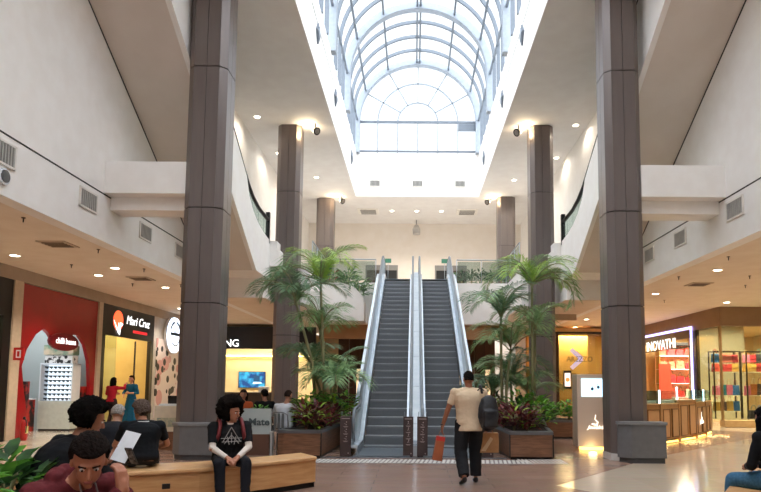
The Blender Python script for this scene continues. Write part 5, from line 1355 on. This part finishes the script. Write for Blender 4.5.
c = V((0,.262,.83)); mb = MB(); dn = V((0,-.25,1)).normalized(); fx = V((0,1,.25)).normalized()
for a, b_ in (((0,.12),(-.11,-.07)),((0,.12),(.11,-.07)),((-.13,-.02),(.13,-.02)),((-.09,-.09),(.0,.02)),((.09,-.09),(0,.02)),((-.05,.0),(-.03,-.10)),((.05,0),(.03,-.10)),((0,.05),(0,-.08)),((-.12,-.06),(.12,-.065))):
    mb.bar(c+V((a[0],0,0))+dn*a[1], c+V((b_[0],0,0))+dn*b_[1], .006, .008)
mb.build('shirt_print', PR, sy, raw=True)
bp = thing('backpack','dark backpack with red straps worn by the seated youth','bag',(0,0,0))
g = MB(); g.ell((0,-.12,.80),(1,0,0),(0,1,0),(0,0,1),.20,.10,.25,16,12)
mesh_child(remesh(g,'backpack_body',.012,mat('backpack_maroon','#3a2226',.6,col2='#2a1c1f',scale=9),2,.5,.005),'backpack_body',bp)
RS = mat('strap_red','#7d2b2e',.6)
for s in (-1,1):
    mb = MB(); pts = [(s*.135,-.04,1.0),(s*.135,.05,1.05),(s*.135,.15,1.035),(s*.14,.235,.96),(s*.155,.25,.86),(s*.18,.20,.76),(s*.22,.06,.66)]
    mb.tube(pts,.024,6); mb.build('strap', RS, bp)
bp.location = sy.location; bp.rotation_euler = sy.rotation_euler

# afro man in black jumper holding a sheet and phone
aj, J = person('person with large round afro in black jumper, reading white sheet', (-2.83,4.93,0), hd(.55,.83),
    seated((0,0,.50), (0,.20), neck=(0,.14,1.06), head=(.03,.24,1.20), face=(.45,1,-.40), wristL=(-.02,.42,.84), wristR=(.14,.42,.80), elbowL=(-.9,-.5,-.8), elbowR=(.9,-.5,-.8),
           handL=(0,.6,.6), handR=(-.3,.6,.6), palmL=(.6,0,.8), palmR=(-.6,0,.8), curlL=.8, curlR=.8, bend=(0,-.06,0)),
    dict(skin='#a06c52', top='#15161a', sleeve=1.93, legs='#14151a', hair='#120e0c', style='afro', vol=.150, topname='jumper', seed=4, stout=1.3, sh=.225, face=1, loose=.03), .008)
sh = thing('paper_sheet','white paper sheet held by the person with large afro','paper',(0,0,0))
q = [V((-.05,.60,.93)),V((-.16,.56,1.12)),V((.0,.50,1.20)),V((.12,.60,.98))]
MB().prism([V((.02,.42,.86)),V((.24,.42,.84)),V((.20,.58,1.07)),V((-.02,.58,1.09))],(0,.004,.001)).build('sheet', mat('paper_white','#f8f9fc',.8), sh)
ph = thing('phone','dark phone held by the person with large afro','phone',(0,0,0))
MB().obox((.27,.46,.90),(1,.2,0),(0,-.5,1),(0,1,.5),.038,.078,.005).build('phone_body', mat('phone_dark','#3c3a3a',.3), ph, bevel=.004)
MB().obox((.27,.454,.897),(1,.2,0),(0,-.5,1),(0,1,.5),.033,.070,.001).build('phone_screen', mat('phone_screen','#8d8580',.2,col2='#4a4645',scale=30), ph)
for x_ in (sh, ph): x_.location = aj.location; x_.rotation_euler = aj.rotation_euler

# old man in black tee, back turned, on the long bench
om, J = person('grey-brown haired man in black t-shirt sitting back turned on bench', (-3.40,7.75,0), hd(-.45,1),
    seated((0,0,.56), (0,.10), neck=(0,.10,1.01), head=(-.03,.19,1.13), face=(-.8,1,-.3), wristL=(-.15,.42,.66), wristR=(.15,.42,.64), elbowL=(-1,-.6,-.3), elbowR=(1,-.6,-.3), ankleL=(-.14,.52,.09), ankleR=(.14,.52,.09)),
    dict(skin='#b07a5e', top='#16181c', sleeve=.7, legs='#25262b', hair='#4f4039', hair2='#6b5c53', style='short', thick=1.28, stout=1.14, topname='shirt'), .009)
MB().tube([J['neck']+V((.075*math.cos(a*PI/6),.07*math.sin(a*PI/6)-.01,.0)) for a in range(13)],.014,6).build('collar', mat('collar_white','#d9d5d2',.8), om, raw=True)
# white haired person beyond
wh, J = person('white haired person in dark top, mostly hidden by reader', (-4.22,8.62,0), hd(-.1,1),
    seated((0,0,.50), (0,.14), neck=(0,.14,.93), head=(0,.22,1.05), face=(.2,1,-.3), wristL=(-.1,.42,.66), wristR=(.12,.42,.66), ankleL=(-.14,.52,.09), ankleR=(.14,.52,.09)),
    dict(skin='#b98a70', top='#22242a', sleeve=1.9, legs='#1d1e23', hair='#b9b4ae', hair2='#8d8883', style='short', thick=1.05), .012)
tag(MB().obox((-3.72,7.7,.51),(1,.3,0),(0,1,0),(0,0,1),.12,.09,.06).build('shoulder_bag', BKB, None, .02), 'small black bag on the bench left of man in black t-shirt', 'bag')

t = thing('stool','low grey stool of the white haired person beyond the bench','stool',(-4.22,8.62,0))
MB().disc((-4.22,8.62,.43),(0,0,1),.2,.05,16).build('seat', DARKM, t); MB().tube([(-4.22,8.62,.02),(-4.22,8.62,.42)],.03,8).build('pedestal', STEEL, t); MB().disc((-4.22,8.62,.01),(0,0,1),.2,.02,16).build('base', DARKM, t)
# foreground man in maroon hoodie leaning on his hand
fm, J = person('young man in maroon hoodie leaning forward, cheek on hand', (-1.96,3.36,0), hd(.86,-.50),
    dict(pelvis=(0,0,.52), neck=(0,.24,1.0), head=(.03,.385,1.115), face=(.48,.80,-.50), wristL=(-.12,.45,.96), wristR=(-.10,.48,.97), elbowL=(-.5,.3,-1), elbowR=(.3,.3,-1),
         handL=(.1,-.15,1), handR=(.05,-.2,1), palmL=(.2,-1,.1), palmR=(.2,-1,.1), curlL=.7, curlR=.8, ankleL=(-.2,.56,.09), ankleR=(.2,.56,.09), kneeL=(-.2,1,1), kneeR=(.2,1,1), bend=(0,-.07,.03)),
    dict(skin='#b4765a', top='#6b2a2e', top2='#5f2428', sleeve=1.93, legs='#1a1b20', hair='#1b1513', hair2='#241b18', style='short', thick=1.16, hood=1, topname='hoodie', seed=6, face=1, stout=1.15), .007)
for s in (-1,1): MB().tube([J['neck']+V((s*.04,.09,.0)), J['neck']+V((s*.045,.14,-.10)), J['neck']+V((s*.04,.15,-.2))],.005,5).build('drawstring', mat('cord_dull','#7f6f6c',.8), fm, raw=True)

# long haired woman at the right edge
rw, J = person('woman with long black hair, black top and blue jeans at right edge', (3.77,6.36,0), hd(-.42,.90),
    seated((0,0,.54), (0,.10), neck=(0,.09,1.04), head=(0,.15,1.17), face=(.2,1,-.3), wristL=(-.06,.32,.66), wristR=(.10,.34,.66), elbowL=(-.8,-.6,-.3), elbowR=(.8,-.6,-.3)),
    dict(skin='#b07f66', top='#14161b', sleeve=1.93, legs='#44708f', legs2='#365d7c', hair='#0e0d10', style='long', len=.30, topname='jumper', loose=.02, stout=1.15, sh=.19), .010, True)

# make-up counter pair
rdw, J = person('dark haired woman in red top touching the face of woman in blue', (-10.02,20.35,0), hd(.25,1),
    dict(pelvis=(0,0,.88), neck=(0,.04,1.36), head=(0,.09,1.52), face=(.1,1,0), wristL=(-.15,.36,1.1), wristR=(.1,.50,1.42), elbowL=(-1,-.4,-.5), elbowR=(1,-.2,-.8), handR=(0,1,.5), ankleL=(-.1,.02,.09), ankleR=(.1,-.04,.09)),
    dict(skin='#b57a5d', top='#a3182c', sleeve=1.9, legs='#2a1d22', hair='#14100f', style='long', len=.18), .016, True)
blw, J = person('woman in long blue dress facing the woman in red', (-9.72,21.15,0), hd(-.35,-1),
    dict(pelvis=(0,0,.93), neck=(0,.0,1.42), head=(0,.04,1.59), face=(.1,1,.12), wristL=(-.12,.22,1.12), wristR=(.14,.22,1.02), elbowL=(-1,-.4,-.5), elbowR=(1,-.4,-.5), ankleL=(-.1,.02,.09), ankleR=(.1,-.04,.09)),
    dict(skin='#c58e72', top='#1b5a7d', sleeve=1.5, legs='#1b5a7d', skirt=.12, hair='#16110f', style='bun', thick=1.06, face=1, topname='dress_top'), .014, True)
tag(MB().tube([(-9.86,20.95,1.3),(-9.86,20.95,1.44)],.035,10).build('powder_brush', BLACK), 'dark powder brush held between the two women', 'brush') if False else None

# cafe guests
cg, J = person('man in pale grey shirt sitting back turned on cafe chair', (-2.93,14.0,0), hd(.1,1),
    seated((0,0,.53), (0,.06), head=(.05,.10,1.21), face=(.4,1,-.1), wristL=(-.2,.42,.76), wristR=(.22,.44,.76), elbowL=(-1,-.3,-.6), elbowR=(1,-.3,-.6), ankleL=(-.14,.45,.09), ankleR=(.14,.45,.09)),
    dict(skin='#b98468', top='#c9ccd2', sleeve=1.9, legs='#2b3038', hair='#33261f', style='short', stout=1.1), .014)
co_, J = person('person in orange top seated inside the cafe by the column', (-4.25,15.35,0), hd(.2,-1),
    seated((0,0,.53), (0,.06), head=(0,.09,1.21), face=(0,1,-.1), wristL=(-.15,.38,.74), wristR=(.15,.38,.74), ankleL=(-.14,.45,.09), ankleR=(.14,.45,.09)),
    dict(skin='#b98468', top='#b5552e', sleeve=1.9, legs='#2b2426', hair='#221815', style='long', len=.15, face=1), .016, True)
cb, J = person('person in black with dark hair seated by the cafe table', (-3.75,15.6,0), hd(-.5,.85),
    seated((0,0,.53), (0,.10), head=(0,.15,1.20), face=(-.2,1,-.2), wristL=(-.15,.38,.76), wristR=(.15,.38,.76), ankleL=(-.14,.45,.09), ankleR=(.14,.45,.09)),
    dict(skin='#a8755c', top='#17171a', sleeve=1.9, legs='#1d1d22', hair='#14100f', style='short', thick=1.15), .016)
kp_, J = person('attendant with reddish hair seated behind the cream snack kiosk', (-5.55,15.0,0), hd(.2,-1),
    seated((0,0,.62), (0,.03), head=(0,.05,1.28), face=(0,1,-.1), wristL=(-.15,.32,.95), wristR=(.15,.32,.95), ankleL=(-.14,.40,.09), ankleR=(.14,.40,.09)),
    dict(skin='#c08a70', top='#1b1c22', sleeve=.8, legs='#1d1d22', hair='#7a4a38', style='short', thick=1.06, face=1), .016, True)
t = thing('stool','grey stool of the attendant behind snack kiosk','stool',(-5.55,15.0,0))
MB().disc((-5.55,15.0,.5),(0,0,1),.18,.04,16).build('seat', DARKM, t); MB().tube([(-5.55,15.0,.02),(-5.55,15.0,.5)],.025,8).build('pedestal', STEEL, t); MB().disc((-5.55,15.0,.01),(0,0,1),.2,.02,16).build('base', DARKM, t)
bpy.data.scenes.remove(SCRATCH)
# ------------------------------------------------------------------ world, camera, exposure
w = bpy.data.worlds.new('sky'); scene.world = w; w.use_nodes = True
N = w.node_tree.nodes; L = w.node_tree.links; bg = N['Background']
# overcast sky; extra brightness overhead and behind the viewer, added to light the interior
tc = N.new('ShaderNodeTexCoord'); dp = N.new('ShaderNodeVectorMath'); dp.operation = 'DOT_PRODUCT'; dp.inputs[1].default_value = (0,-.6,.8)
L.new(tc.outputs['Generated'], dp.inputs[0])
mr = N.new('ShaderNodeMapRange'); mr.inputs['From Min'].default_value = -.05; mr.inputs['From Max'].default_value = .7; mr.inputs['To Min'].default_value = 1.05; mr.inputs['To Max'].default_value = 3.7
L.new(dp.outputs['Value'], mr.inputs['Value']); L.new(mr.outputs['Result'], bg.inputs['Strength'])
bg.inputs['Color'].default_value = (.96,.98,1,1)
cam = bpy.data.cameras.new('camera'); co = bpy.data.objects.new('camera', cam); COL.objects.link(co); scene.camera = co
co.location = (0,0,1.52); co.rotation_euler = (Matrix.Rotation(R(95),3,'X') @ Matrix.Rotation(R(.4),3,'Z')).to_euler()   # a slight roll, as hand-held
cam.sensor_fit = 'HORIZONTAL'; cam.sensor_width = 36; cam.lens = 36*610/761
cam.shift_x = (380.5-414)/761; cam.shift_y = (330-246)/761
cam.clip_end = 300
scene.view_settings.view_transform = 'Standard'; scene.view_settings.look = 'None'; scene.view_settings.gamma = 1
scene.view_settings.exposure = 0.66; scene.view_settings.use_curve_mapping = False
scene.cycles.max_bounces = 10; scene.cycles.diffuse_bounces = 5; scene.cycles.transparent_max_bounces = 12
scene.cycles.sample_clamp_indirect = 6
scene.cycles.use_denoising = True
